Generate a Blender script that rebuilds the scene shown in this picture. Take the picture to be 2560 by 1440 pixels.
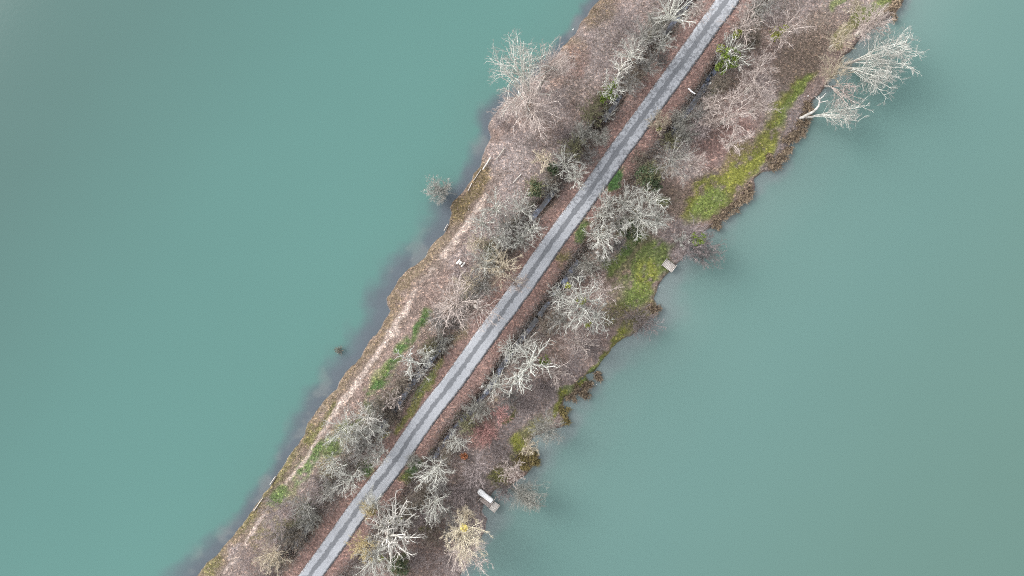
import bpy, math, random
import numpy as np
random.seed(7)
R_ = np.random.default_rng(11)
S = bpy.context.scene
for o in list(bpy.data.objects): bpy.data.objects.remove(o)

# ------------------------------------------------------------------ camera, sky, sun, exposure
CAMH = 110.0
PXM = 16.0                                   # plan scale: 16 plan units per metre at water level
cam_d = bpy.data.cameras.new("camera"); cam = bpy.data.objects.new("camera", cam_d)
S.collection.objects.link(cam); S.camera = cam
cam.location = (0, 0, CAMH); cam.rotation_euler = (0, 0, 0)
cam_d.sensor_width = 36; cam_d.lens = 36*CAMH/(2560/PXM)
cam_d.clip_start = 1; cam_d.clip_end = 6000

SUN_EL, SUN_AZ = math.radians(30), math.radians(-60)
w = bpy.data.worlds.new("World"); S.world = w; w.use_nodes = True
nt = w.node_tree; nt.nodes.clear()
out = nt.nodes.new('ShaderNodeOutputWorld'); bg = nt.nodes.new('ShaderNodeBackground')
sky = nt.nodes.new('ShaderNodeTexSky'); sky.sky_type = 'NISHITA'; sky.sun_disc = False
sky.sun_elevation = SUN_EL; sky.sun_rotation = SUN_AZ; sky.dust_density = 2.0; sky.air_density = 1.0
hs = nt.nodes.new('ShaderNodeHueSaturation'); hs.inputs['Saturation'].default_value = 0.14   # cloud cover whitens the sky
nt.links.new(sky.outputs[0], hs.inputs['Color']); nt.links.new(hs.outputs[0], bg.inputs[0])
bg.inputs[1].default_value = 0.15
nt.links.new(bg.outputs[0], out.inputs[0])
ld = bpy.data.lights.new("sun", 'SUN'); ld.energy = 0.55; ld.angle = math.radians(40); ld.color = (1, .97, .93)
lo = bpy.data.objects.new("sun", ld); S.collection.objects.link(lo)
lo.rotation_euler = (math.pi/2-SUN_EL, 0, -SUN_AZ+math.pi)
S.view_settings.view_transform = 'Standard'; S.view_settings.look = 'None'
S.view_settings.gamma = 1; S.view_settings.exposure = 1.6
S.render.engine = 'CYCLES'
S.cycles.transparent_max_bounces = 12
S.cycles.filter_width = 1.0
S.cycles.use_denoising = False
S.cycles.use_adaptive_sampling = False

# ------------------------------------------------------------------ helpers
def pt(x, y, z=0.0):
    "plan coordinates (16 to the metre, y down) -> metres"
    k = (CAMH-z)/CAMH/PXM
    return np.array([(x-1280)*k, (720-y)*k, z])
def lin(c): 
    c = np.array(c, float)/255
    return tuple(np.where(c <= .04045, c/12.92, ((c+.055)/1.055)**2.4))
def link(o): S.collection.objects.link(o); return o
def tag(o, label=None, cat=None, group=None, kind=None):
    for k, v in (('label', label), ('category', cat), ('group', group), ('kind', kind)):
        if v: o[k] = v
    return o
def mesh_np(name, V, F, mat, parent=None, smooth=False, attrs=None):
    "F: (n,3) or (n,4) int array"
    me = bpy.data.meshes.new(name)
    V = np.ascontiguousarray(V, np.float32); F = np.ascontiguousarray(F, np.int32)
    n, k = F.shape
    me.vertices.add(len(V)); me.vertices.foreach_set('co', V.ravel())
    me.loops.add(n*k); me.loops.foreach_set('vertex_index', F.ravel())
    me.polygons.add(n); me.polygons.foreach_set('loop_start', np.arange(0, n*k, k, dtype=np.int32))
    try: me.polygons.foreach_set('loop_total', np.full(n, k, np.int32))
    except Exception: pass
    if smooth: me.polygons.foreach_set('use_smooth', np.ones(n, bool))
    me.update(calc_edges=True)
    for an, av in (attrs or {}).items():
        if av.ndim == 2:
            a = me.attributes.new(an, 'FLOAT_COLOR', 'POINT')
            c = np.ones((len(V), 4), np.float32); c[:, :3] = av; a.data.foreach_set('color', c.ravel())
        else:
            a = me.attributes.new(an, 'FLOAT', 'POINT'); a.data.foreach_set('value', av.astype(np.float32))
    if mat: me.materials.append(mat)
    o = bpy.data.objects.new(name, me); link(o)
    if parent: o.parent = parent
    return o
def empty(name, loc):
    o = bpy.data.objects.new(name, None); link(o); o.location = tuple(float(v) for v in loc); o.empty_display_size = .3
    return o

def vnoise(x, y, sc, seed=0):
    x = np.asarray(x, float)/sc+1000.37*(seed+1); y = np.asarray(y, float)/sc+517.13*(seed+1)
    xi = np.floor(x).astype(np.int64); yi = np.floor(y).astype(np.int64); fx = x-xi; fy = y-yi
    fx = fx*fx*(3-2*fx); fy = fy*fy*(3-2*fy)
    def h(a, b):
        n = (a*374761393+b*668265263+seed*974711) & 0x7fffffff
        n = ((n ^ (n >> 13))*1274126177) & 0x7fffffff
        n = n ^ (n >> 16)
        return (n & 0xffff)/65535.0
    return (h(xi, yi)*(1-fx)+h(xi+1, yi)*fx)*(1-fy)+(h(xi, yi+1)*(1-fx)+h(xi+1, yi+1)*fx)*fy
def fbm(x, y, sc, seed=0, o=4):
    t = 0; a = 1; s = 0
    for i in range(o):
        t = t+a*vnoise(x, y, sc/2**i, seed+i*7); s += a; a *= .55
    return t/s
def sst(e0, e1, v):
    t = np.clip((v-e0)/(e1-e0), 0, 1); return t*t*(3-2*t)

# ------------------------------------------------------------------ materials
def new_mat(name):
    m = bpy.data.materials.new(name); m.use_nodes = True; n = m.node_tree; n.nodes.clear()
    o = n.nodes.new('ShaderNodeOutputMaterial'); b = n.nodes.new('ShaderNodeBsdfPrincipled')
    n.links.new(b.outputs[0], o.inputs[0]); return m, n, b, o
def N(n, t, **kw):
    x = n.nodes.new(t)
    for k, v in kw.items():
        if k.startswith('i_'): x.inputs[k[2:].replace('_', ' ')].default_value = v
        else: setattr(x, k, v)
    return x
def bark(name, c1, c2, sc=3.0, rough=.9, var=.25):
    m, n, b, o = new_mat(name)
    tc = N(n, 'ShaderNodeTexCoord'); nz = N(n, 'ShaderNodeTexNoise'); nz.inputs['Scale'].default_value = sc; nz.inputs['Detail'].default_value = 4
    n.links.new(tc.outputs['Object'], nz.inputs['Vector'])
    cr = N(n, 'ShaderNodeValToRGB'); cr.color_ramp.elements[0].position = .35; cr.color_ramp.elements[1].position = .65
    cr.color_ramp.elements[0].color = (*c1, 1); cr.color_ramp.elements[1].color = (*c2, 1)
    n.links.new(nz.outputs[0], cr.inputs[0])
    oi = N(n, 'ShaderNodeObjectInfo'); mr = N(n, 'ShaderNodeMapRange'); mr.inputs['To Min'].default_value = 1-var; mr.inputs['To Max'].default_value = 1+var*.6
    n.links.new(oi.outputs['Random'], mr.inputs['Value'])
    mx = N(n, 'ShaderNodeMix', data_type='RGBA', blend_type='MULTIPLY'); mx.inputs[0].default_value = 1
    n.links.new(cr.outputs[0], mx.inputs[6]); n.links.new(mr.outputs[0], mx.inputs[7])
    n.links.new(mx.outputs[2], b.inputs['Base Color']); b.inputs['Roughness'].default_value = rough
    b.inputs['Specular IOR Level'].default_value = .2
    return m
def leafmat(name, c1, c2, sc=6):
    m = bark(name, c1, c2, sc, .6, .15); return m
M = {
 'white': bark('lichen_white_bark', (.43, .43, .39), (.76, .76, .69)),
 'pink': bark('pinkish_bark', (.35, .295, .265), (.63, .55, .50)),
 'grey': bark('grey_bark', (.22, .215, .19), (.42, .41, .37)),
 'tan': bark('tan_bark', (.34, .29, .21), (.60, .53, .42)),
 'gold': bark('gold_twigs', (.35, .28, .12), (.60, .52, .34)),
 'purple': bark('purple_twigs', (.205, .17, .165), (.39, .335, .325)),
 'brown': bark('brown_twigs', (.15, .125, .10), (.30, .26, .215)),
 'red': bark('red_twigs', (.34, .19, .17), (.52, .31, .29)),
 'cream': bark('cream_twigs', (.40, .35, .25), (.68, .62, .50)),
 'twig_white': bark('pale_grey_twigs', (.25, .24, .22), (.49, .48, .44)),
 'twig_pink': bark('mauve_twigs', (.30, .25, .23), (.53, .455, .42)),
 'twig_grey': bark('grey_twigs', (.18, .172, .16), (.34, .325, .31)),
 'olive': bark('olive_twigs', (.15, .145, .08), (.29, .28, .17)),
 'trunk': bark('trunk_bark', (.24, .22, .19), (.50, .46, .42)),
 'palewood': bark('bare_pale_wood', (.42, .40, .36), (.72, .69, .64), 2),
 'ivy': leafmat('ivy_leaves', (.04, .075, .012), (.21, .27, .05)),
 'mossy': leafmat('moss_tufts', (.14, .16, .03), (.34, .36, .06)),
 'goldmoss': leafmat('gold_moss', (.42, .34, .08), (.70, .60, .20)),
 'evergreen': leafmat('dark_leaves', (.04, .06, .03), (.11, .15, .08)),
 'sedge': bark('sedge_brown', (.075, .055, .04), (.44, .34, .24), 2.6),
 'sedge_olive': bark('sedge_olive', (.085, .07, .03), (.36, .29, .13), 2.6),
 'orange': leafmat('orange_leaves', (.34, .13, .06), (.60, .30, .17)),
 'deck': bark('grey_deck_wood', (.24, .20, .18), (.46, .40, .37), 6),
 'deckpale': bark('pale_deck_wood', (.42, .38, .34), (.66, .61, .57), 6),
 'paint': bark('white_paint', (.80, .80, .80), (.88, .88, .88), 2, .35, 0),
 'concrete': bark('pale_concrete', (.60, .59, .56), (.82, .81, .78), 4, .8, 0),
 'stone': bark('pale_stone', (.45, .45, .43), (.75, .74, .71), 4),
}

# ------------------------------------------------------------------ shoreline plan
LS = [(1760,-330),(1650,-170),(1560,-60),(1497,0),(1482,12),(1470,25),(1466,38),(1445,60),(1436,80),(1417,105),(1398,130),(1360,165),(1328,198),(1290,236),(1256,262),(1232,290),
 (1222,315),(1225,345),(1214,370),(1205,398),(1200,417),(1182,438),(1175,460),(1150,482),(1130,502),(1122,520),(1127,537),(1121,556),(1107,580),(1092,595),(1075,617),(1062,642),
 (1034,660),(1013,673),(997,695),(980,725),(965,742),(962,760),(972,777),(960,795),(950,817),(925,852),(905,887),(872,920),(853,942),(840,972),(810,1000),(787,1032),(765,1062),
 (755,1092),(727,1130),(705,1168),(675,1212),(655,1245),(627,1280),(587,1330),(552,1372),(505,1422),(492,1440),(400,1560),(250,1760)]
RS = [(2480,-330),(2400,-200),(2300,-60),(2262,0),(2257,15),(2235,38),(2200,58),(2175,74),(2147,107),(2112,140),(2098,170),(2082,197),(2070,217),(2050,235),(2033,252),(2027,270),
 (2011,300),(1998,335),(1972,365),(1958,400),(1946,420),(1930,433),(1908,432),(1886,450),(1890,475),(1868,496),(1846,515),(1822,528),(1805,556),(1780,570),(1752,585),(1728,608),(1708,645),
 (1690,662),(1672,686),(1648,716),(1640,745),(1650,772),(1640,788),(1592,834),(1560,847),(1545,860),(1522,887),(1500,917),(1465,938),(1476,952),(1455,985),(1412,996),(1408,1025),(1424,1042),(1410,1066),
 (1372,1078),(1338,1092),(1325,1112),(1352,1138),(1330,1165),(1318,1188),(1290,1205),(1272,1218),(1236,1228),(1214,1250),(1206,1275),(1222,1295),(1212,1330),(1195,1365),(1172,1400),(1150,1440),(1090,1560),(1000,1760)]
RC = [(2098,-360),(1936,-150),(1820,0),(1634,260),(1560,360),(1448,520),(1386,600),(1319,700),(1260,780),(1190,874),(1132,960),(1079,1020),(959,1200),(901,1262),(866,1320),(777,1440),(690,1560),(545,1760)]
def W(L, z=0.): return np.array([pt(x, y, z)[:2] for x, y in L])
LSw, RSw, RCw = W(LS), W(RS), W(RC, .9)
# smooth road line
def resample(Pn, step):
    seg = np.linalg.norm(np.diff(Pn, axis=0), axis=1); s = np.r_[0, np.cumsum(seg)]
    t = np.arange(0, s[-1], step)
    return np.c_[np.interp(t, s, Pn[:, 0]), np.interp(t, s, Pn[:, 1])]
def smooth(Pn, k, it=1):
    for _ in range(it):
        q = np.pad(Pn, ((k, k), (0, 0)), mode='edge'); q[:k] = Pn[0]+(Pn[0]-Pn[1])*np.arange(k, 0, -1)[:, None]
        q[-k:] = Pn[-1]+(Pn[-1]-Pn[-2])*np.arange(1, k+1)[:, None]
        Pn = np.stack([np.convolve(q[:, i], np.ones(2*k+1)/(2*k+1), 'valid') for i in (0, 1)], 1)
    return Pn
RCs = smooth(resample(RCw, .5), 6, 2)
def dist_line(X, Y, L):
    "unsigned distance, signed perpendicular offset (positive = right of a line running down the plan), arclength"
    best = np.full(X.shape, 1e9); off = np.zeros(X.shape); arc = np.zeros(X.shape); s0 = 0
    for a, b in zip(L[:-1], L[1:]):
        d = b-a; l = np.hypot(*d)
        if l < 1e-6: continue
        t = np.clip(((X-a[0])*d[0]+(Y-a[1])*d[1])/l**2, 0, 1)
        dx = X-a[0]-t*d[0]; dy = Y-a[1]-t*d[1]; q = np.hypot(dx, dy)
        m = q < best; best = np.where(m, q, best)
        cr = (X-a[0])*(-d[1])+(Y-a[1])*d[0]
        off = np.where(m, np.sign(cr)*q, off); arc = np.where(m, s0+t*l, arc); s0 += l
    return best, off, arc
def xat(L, y): 
    i = np.argsort(L[:, 1]); return np.interp(y, L[i, 1], L[i, 0])

# ------------------------------------------------------------------ terrain grid (sheared so columns follow the island)
yf = np.arange(-58, 58.01, .2); yc = 58+np.cumsum(np.geomspace(.5, 400, 22))
ys = np.r_[-yc[::-1], yf, yc]
xf = np.arange(-36, 36.01, .2); xc_ = 36+np.cumsum(np.geomspace(.5, 500, 18))
ss = np.r_[-xc_[::-1], xf, xc_]
yy = np.clip(ys, -64, 64)
xcen = (smooth(np.c_[(xat(LSw, yy)+xat(RSw, yy))/2, yy], 40)[:, 0])
xcen = xcen+(np.abs(ys) > 64)*(ys-yy)*.62
GX = xcen[:, None]+ss[None, :]; GY = np.repeat(ys[:, None], len(ss), 1)
def ext(L):
    a, b = L[0], L[-1]; d0 = (L[0]-L[1]); d1 = (L[-1]-L[-2])
    return np.vstack([a+d0/np.hypot(*d0)*4000, L, b+d1/np.hypot(*d1)*4000])
fx_, fy_ = GX.ravel(), GY.ravel()
wx = fx_+(fbm(fx_, fy_, 2.2, 3)-.5)*.9; wy = fy_+(fbm(fx_, fy_, 2.2, 5)-.5)*.9
_, oL, _ = dist_line(wx, wy, ext(LSw)); _, oR, _ = dist_line(wx, wy, ext(RSw))
far = (np.abs(fy_) > 130)
D = np.minimum(oL, -oR)            # >0 inside the island
leftside = oL < -oR
dR, oRoad, aRoad = dist_line(fx_, fy_, ext(RCs))
PY = 720-fy_*PXM*1.008; PX = 1280+fx_*PXM*1.008      # plan coordinates of each ground point
WETL = [(-40,120),(235,335),(470,580),(845,1100),(1310,1395)]
WETR = [(140,340),(620,740),(755,1150)]
def wet(py, L): 
    r = np.zeros(py.shape)
    for a, b in L: r = np.maximum(r, sst(a-14, a+8, py)*(1-sst(b-8, b+14, py)))
    return r
wetv = np.where(oRoad < 0, wet(PY, WETL), wet(PY, WETR))
DO = 4.75
wob = (fbm(fx_, fy_, 9, 21)-.5)*1.3
dd = (np.abs(oRoad)-DO-wob)
ditch = np.exp(-(dd/1.0)**2)
inside = sst(0, .45, D)
Z = inside*.34+sst(.3, 5, D)*.5+(fbm(fx_, fy_, 1.4, 9)-.5)*.16*inside
carve = ditch*(.45+.38*wetv)*sst(1.0, 3.5, D)
Z = Z-carve
roadm = 1-sst(1.75, 2.6, dR)
Z = Z*(1-roadm)+.885*roadm
slope = .10
dep = np.clip(-D, 0, None)
Zb = -(.10+slope*dep+.25*(fbm(fx_, fy_, 3, 33)-.5)*sst(0, 2, dep)); Zb = np.maximum(Zb, -3)
Z = np.where(D > 0, Z-(1-inside)*.08, Zb)

# ---- ground colour zones: cover types (litter, grass, moss, bare path, mud) and painted crown-gap shade
n1 = fbm(fx_, fy_, 3.0, 41); n2 = fbm(fx_, fy_, 1.1, 43, 3); n3 = fbm(fx_, fy_, 8, 47)
px = PX+(n1-.5)*44+(n2-.5)*22; py = PY+(fbm(fx_, fy_, 3, 51)-.5)*44
col = np.zeros((len(fx_), 3))
litter = np.array((.218, .166, .147)); greyl = np.array((.240, .208, .202)); redl = np.array((.238, .150, .132))
straw = np.array((.18, .142, .092)); green = np.array((.085, .130, .045)); bgreen = np.array((.062, .122, .042))
moss = np.array((.225, .235, .055)); mgreen = np.array((.165, .215, .065)); olive = np.array((.150, .155, .050))
pathc = np.array((.37, .31, .275)); mud = np.array((.018, .015, .015)); pale = np.array((.32, .28, .265)); dkbrown = np.array((.085, .066, .05))
def mixc(m, c):
    global col
    m = np.clip(m, 0, 1)[:, None]; col = col*(1-m)+c*m
mixc(np.ones(len(fx_)), litter)
mixc(sst(.42, .62, n3)*.8, greyl)
def pl(pts, wdt, c, k=1., soft=.5, brk=0.0):
    L = np.array(pts, float); best = np.full(px.shape, 1e9)
    for a, b in zip(L[:-1], L[1:]):
        d = b-a; t = np.clip(((px-a[0])*d[0]+(py-a[1])*d[1])/(d@d), 0, 1)
        best = np.minimum(best, np.hypot(px-a[0]-t*d[0], py-a[1]-t*d[1]))
    m = 1-sst(wdt*(1-soft), wdt*(1+soft), best)
    if brk: m = m*sst(brk-.12, brk+.12, n2)
    mixc(m*k, c)
def bl(x, y, rx, ry, ang, c, k=1., soft=.35, brk=0.):
    a = math.radians(ang); u = (px-x)*math.cos(a)+(py-y)*math.sin(a); v = -(px-x)*math.sin(a)+(py-y)*math.cos(a)
    q = np.hypot(u/rx, v/ry); m = 1-sst(1-soft, 1+soft, q)
    if brk: m = m*sst(brk-.12, brk+.12, n2)
    mixc(m*k, c)
# reddish litter verges
vr = (1-sst(3.4, 4.6, np.abs(dR)))*sst(.3, .5, n1+.15)
mixc(vr*.75, redl)
mixc((oRoad > 0)*(1-sst(3.6, 5, dR))*.4, redl)
# interior tones, left side
bl(1530,110,50,110,30, greyl, .9); bl(1440,220,50,90,35, pale, .55, .5, .42); bl(1520,95,22,40,35, pale, .55, .5, .4); bl(1290,400,60,90,38, greyl, .9)
bl(1500,20,40,55,30, straw*.8, .8); bl(1440,120,22,36,35, straw*.8, .7); bl(1480,20,14,30,30, straw*.7, .6)
bl(1440,150,28,46,35, redl, .5)
pl([(1420,215),(1350,290),(1300,370),(1260,440)], 15, pale, .6, .6, .42)
# right side tones
bl(1830,330,70,50,-50, redl*1.05, .8); bl(1760,380,30,40,0, redl, .7); bl(2020,110,60,110,38, np.array((.15,.125,.105)), .9)
bl(2000,150,45,90,38, dkbrown*1.35, .6); bl(1690,500,60,45,0, dkbrown*1.3, .8); bl(1600,540,60,60,0, dkbrown, .6)
bl(1240,1100,60,120,35, greyl*.9, .8); bl(1210,1080,28,46,30, redl, .9); bl(1180,1260,60,50,0, greyl*.75, .8); bl(1090,1370,60,60,0, litter*.75, .8)
bl(1440,960,50,60,0, greyl*.9, .5)
# left bank: ochre straw between water and path
mixc((oL < 3.4)*(oL > -1)*(PY > 440)*(1-sst(1.9, 3.4, oL))*.85*sst(.3, .5, n1+.12), straw)
pl([(1205,420),(1180,470),(1140,540)], 20, np.array((.15,.12,.06)), .8)
mixc(((PY > 1060) & (oL < 9) & (oL > 0))*sst(.46, .6, n1)*.55, olive)
# worn path
PATH = [(1216,486),(1200,510),(1152,580),(1110,635)]
PATH2 = [(1110,635),(1082,670),(1050,712),(1022,752)]
PATH3 = [(1022,755),(1012,775),(985,815),(966,850),(925,910),(890,960),(850,1012),(820,1055)]
PATH4 = [(820,1055),(785,1112),(762,1150),(735,1185),(712,1212)]
PATH5 = [(660,1290),(637,1320),(612,1362)]; PATH6 = [(588,1390),(560,1432)]
pl([(1250,430),(1110,635),(985,820),(820,1060),(560,1440)], 17, np.array((.15,.12,.105)), .7)
pathmask = np.zeros(len(fx_))
def pathl(P_, w_, k, brk=0):
    global pathmask
    L = np.array(P_, float); best = np.full(px.shape, 1e9); qx = PX+(n2-.5)*14; qy = PY+(n1-.5)*14
    for a, b in zip(L[:-1], L[1:]):
        d = b-a; t = np.clip(((qx-a[0])*d[0]+(qy-a[1])*d[1])/(d@d), 0, 1)
        best = np.minimum(best, np.hypot(qx-a[0]-t*d[0], qy-a[1]-t*d[1]))
    w_ = w_*.95; m = 1-sst(w_*.4, w_*1.5, best+(n2-.5)*6)
    if brk: m = m*sst(brk-.1, brk+.1, n2)
    mixc(m*k, pathc); pathmask = np.maximum(pathmask, m)
pathl(PATH, 7, .85); pathl(PATH2, 6, .45, .45); pathl(PATH3, 7, .9); pathl(PATH4, 4, .7, .42); pathl(PATH5, 4.5, .8); pathl(PATH6, 4, .6)
bl(975,830,14,22,38, pathc, .8)
# green cover left
pl([(1056,790),(1040,830),(1000,885),(962,945),(935,975)], 15, green*1.15, .9, .6, .33)
pl([(1050,800),(1010,872),(940,970)], 6, bgreen*1.1, .7, .6, .4)
pl([(1100,912),(1055,980),(1010,1040),(985,1075)], 12, olive*1.15, .85, .4); pl([(1085,935),(1040,1000)], 8, mgreen, .6, .5, .45)
bl(775,1150,16,46,40, green*1.2, .7, .4, .35); bl(700,1240,12,30,40, green*1.2, .6); bl(820,1118,30,18,0, green*1.2, .6); bl(912,1172,26,20,0, bgreen, .9); bl(940,1085,26,16,-50, olive, .8)
bl(950,935,30,14,-50, mgreen*.8, .5); 
pl([(985,985),(930,1010),(880,1060),(840,1120)], 12, green*1.15, .6, .6, .4); pl([(800,1120),(760,1175),(715,1235),(690,1265)], 13, green*1.2, .65, .6, .42); pl([(840,1010),(800,1070),(760,1120)], 9, olive, .6, .6, .4)
pl([(1120,860),(1160,830)], 12, olive, .5)
pl([(1640,745),(1600,800),(1560,835)], 16, olive*1.1, .75, .6, .33); pl([(1380,1026),(1330,1070),(1300,1100)], 13, olive*1.1, .7, .6, .36); pl([(1450,950),(1410,985)], 10, mgreen, .7)
pl([(1300,1120),(1262,1180),(1240,1210)], 14, olive, .65, .6, .38)
# green cover right of the road
bl(1543,448,15,38,32, bgreen*1.15, 1, .25); bl(1452,590,17,28,30, green*1.1, .95); bl(1405,645,22,20,0, olive, .7, .4, .45)
pl([(1160,1030),(1125,1075),(1080,1130)], 13, olive, .9, .5, .38); bl(1028,1180,16,36,32, bgreen*.9, .9, .3); bl(1010,1200,20,14,0, olive, .6)
bl(1660,500,20,14,0, green, .5)
# moss bank
def poly(pts, c, k, soft=10, warp=1., brk=0.):
    L = np.array(pts, float); x = PX+(px-PX)*warp; y = PY+(py-PY)*warp
    ins = np.zeros(len(x), bool); best = np.full(len(x), 1e9)
    for a, b in zip(L, np.roll(L, -1, 0)):
        c1 = (a[1] > y) != (b[1] > y)
        with np.errstate(divide='ignore', invalid='ignore'):
            xi = (b[0]-a[0])*(y-a[1])/(b[1]-a[1]+1e-9)+a[0]
        ins ^= c1 & (x < xi)
        d = b-a; t = np.clip(((x-a[0])*d[0]+(y-a[1])*d[1])/(d@d), 0, 1)
        best = np.minimum(best, np.hypot(x-a[0]-t*d[0], y-a[1]-t*d[1]))
    sd = np.where(ins, best, -best); m = sst(-soft, soft, sd)
    if brk: m = m*sst(brk-.14, brk+.14, n2)
    mixc(m*k, c)
poly([(2040,170),(2010,215),(1975,270),(1945,330),(1925,400),(1900,430),(1860,455),(1820,500),(1775,545),(1705,552),(1718,500),(1750,440),(1810,400),(1870,360),(1915,320),(1935,262),(1985,200)], moss*.82, .9, 14, 1.2, .28)
poly([(1770,400),(1850,380),(1900,350),(1880,400),(1800,430)], redl*1.1, .4, 14, 1.5)
bl(1850,430,60,22,-38, moss*1.25, .75, .5, .42); bl(1915,385,14,46,28, moss*1.25, .6); bl(1770,510,52,26,-40, mgreen*1.1, .8); bl(2000,215,14,46,36, mgreen, .7); bl(1960,280,12,40,25, mgreen, .6)
bl(1760,430,50,14,-40, dkbrown*1.6, .5)
poly([(1560,600),(1610,588),(1680,615),(1690,655),(1665,695),(1642,735),(1590,765),(1545,745),(1520,700),(1500,670),(1520,640)], mgreen*.82, .9, 14, 1.2, .25)
bl(1575,612,34,20,-30, green*1.25, .8); bl(1622,688,30,34,20, moss*1.1, .85, .5, .38); bl(1600,720,24,20,0, mgreen*1.1, .5)
pl([(1625,605),(1580,640),(1540,690),(1500,720)], 9, dkbrown*1.6, .65); bl(1540,720,30,30,0, litter*.9, .6)
pl([(1560,770),(1530,790)], 25, olive*.9, .7)
pl([(1552,835),(1528,875),(1500,912),(1445,952)], 12, moss*.75, .9, .4); pl([(1510,905),(1450,946)], 7, green*1.5, .7, .5)
pl([(1412,980),(1380,1026)], 9, moss*.7, .9); pl([(1290,1020),(1270,1050)], 6, moss*.55, .8); bl(1300,1110,24,30,25, moss*.95, .9); bl(1245,1195,22,22,0, olive, .8); bl(1070,1325,16,10,0, olive*1.1, .8)
pl([(2240,-10),(2190,20),(2140,50)], 16, mgreen*1.0, .8, .5, .3); pl([(2110,-5),(2080,8)], 10, mgreen*.9, .7); pl([(2150,40),(2100,95)], 16, olive*1.1, .7); bl(1240,1000,8,8,0, olive, .4)
bl(1365,905,20,10,35, litter, .0)
bl(995,1415,24,26,0, green*.6, .8)
mixc(np.exp(-((np.abs(oRoad)-DO-.6)/1.9)**2)*sst(.30, .55, n1+.08)*(D > 1)*.62, np.array((.062, .058, .050)))  # dark understorey plus painted shade of crown gaps along the ditches
mixc(np.exp(-((np.abs(oRoad)-DO-1.2)/2.2)**2)*sst(.52, .66, fbm(fx_, fy_, 4.5, 77))*(D > 1)*.6, np.array((.06, .075, .038)))
# mud in ditches, wet bank edge, lake bed
mixc(sst(.12, .6, ditch)*(.35+.65*wetv)*.97, mud)
mixc(sst(.1, .6, ditch)*.3, dkbrown)
for a_ in ((PATH, 7, .9), (PATH2, 6, .5, .45), (PATH3, 7, .95), (PATH4, 4.5, .85, .36), (PATH5, 4.5, .85), (PATH6, 4, .7)): pathl(*a_)
edge = (1-sst(.05, .75, D))*(D > -.3); mixc(edge*.75, dkbrown*.8)
underwater = 1-sst(-.1, .2, D)  # lake bed mask, ground below the waterline
bed = np.where(leftside[:, None], np.array((.21, .20, .23)), np.array((.32, .32, .35)))
bedc = bed*(0.85+.5*fbm(fx_, fy_, 4, 61))[:, None]
spk = sst(.60, .70, fbm(fx_, fy_, 2.2, 67, 4))*sst(.40, .6, n3)*leftside
bedc = bedc*(1-spk[:, None]*.6)+np.array((.42, .42, .40))*spk[:, None]*.6
m = underwater[:, None]; col = col*(1-m)+bedc*m
col = col*(.9+.22*fbm(fx_, fy_, .9, 71, 3))[:, None]

nr, nc = GX.shape
idx = np.arange(nr*nc).reshape(nr, nc)
quads = np.stack([idx[:-1, :-1], idx[:-1, 1:], idx[1:, 1:], idx[1:, :-1]], -1).reshape(-1, 4)

# ground material
m_, n, b, o = new_mat('ground_cover')
at = N(n, 'ShaderNodeAttribute', attribute_name='cover'); tc = N(n, 'ShaderNodeTexCoord')
vo = N(n, 'ShaderNodeTexVoronoi'); vo.inputs['Scale'].default_value = 4.2; n.links.new(tc.outputs['Object'], vo.inputs['Vector'])
cr = N(n, 'ShaderNodeValToRGB'); e = cr.color_ramp.elements
e[0].position = 0; e[0].color = (.62, .6, .58, 1); e[1].position = 1; e[1].color = (1.9, 1.75, 1.6, 1)
k = cr.color_ramp.elements.new(.55); k.color = (.95, .95, .95, 1); k = cr.color_ramp.elements.new(.85); k.color = (1.15, 1.12, 1.1, 1)
sep = N(n, 'ShaderNodeSeparateColor'); n.links.new(vo.outputs['Color'], sep.inputs[0]); n.links.new(sep.outputs[0], cr.inputs[0])
mx = N(n, 'ShaderNodeMix', data_type='RGBA', blend_type='MULTIPLY'); mx.inputs[0].default_value = 1
n.links.new(at.outputs['Color'], mx.inputs[6]); n.links.new(cr.outputs[0], mx.inputs[7])
nz = N(n, 'ShaderNodeTexNoise'); nz.inputs['Scale'].default_value = 2.2; nz.inputs['Detail'].default_value = 6; n.links.new(tc.outputs['Object'], nz.inputs['Vector'])
mr = N(n, 'ShaderNodeMapRange'); mr.inputs['From Min'].default_value = .3; mr.inputs['From Max'].default_value = .7; mr.inputs['To Min'].default_value = .72; mr.inputs['To Max'].default_value = 1.28
n.links.new(nz.outputs[0], mr.inputs['Value'])
mx2 = N(n, 'ShaderNodeMix', data_type='RGBA', blend_type='MULTIPLY'); mx2.inputs[0].default_value = 1
n.links.new(mx.outputs[2], mx2.inputs[6]); n.links.new(mr.outputs[0], mx2.inputs[7]); n.links.new(mx2.outputs[2], b.inputs['Base Color'])
b.inputs['Roughness'].default_value = .95; b.inputs['Specular IOR Level'].default_value = .1
bp = N(n, 'ShaderNodeBump'); bp.inputs['Strength'].default_value = .7; bp.inputs['Distance'].default_value = .12
n.links.new(vo.outputs['Distance'], bp.inputs['Height']); n.links.new(bp.outputs[0], b.inputs['Normal'])
groundm = m_

Vg = np.c_[fx_, fy_, Z]
pm = (pathmask > .5)[quads].mean(1) > .6
def sub(name, Q, V, mat, attrs):
    u, inv = np.unique(Q.ravel(), return_inverse=True)
    return mesh_np(name, V[u], inv.reshape(Q.shape), mat, smooth=True, attrs={k: v[u] for k, v in attrs.items()})
tag(sub('ground', quads[~pm], Vg, groundm, {'cover': col}), kind='structure')
tag(sub('path', quads[pm], Vg, groundm, {'cover': col}), kind='structure')

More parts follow.
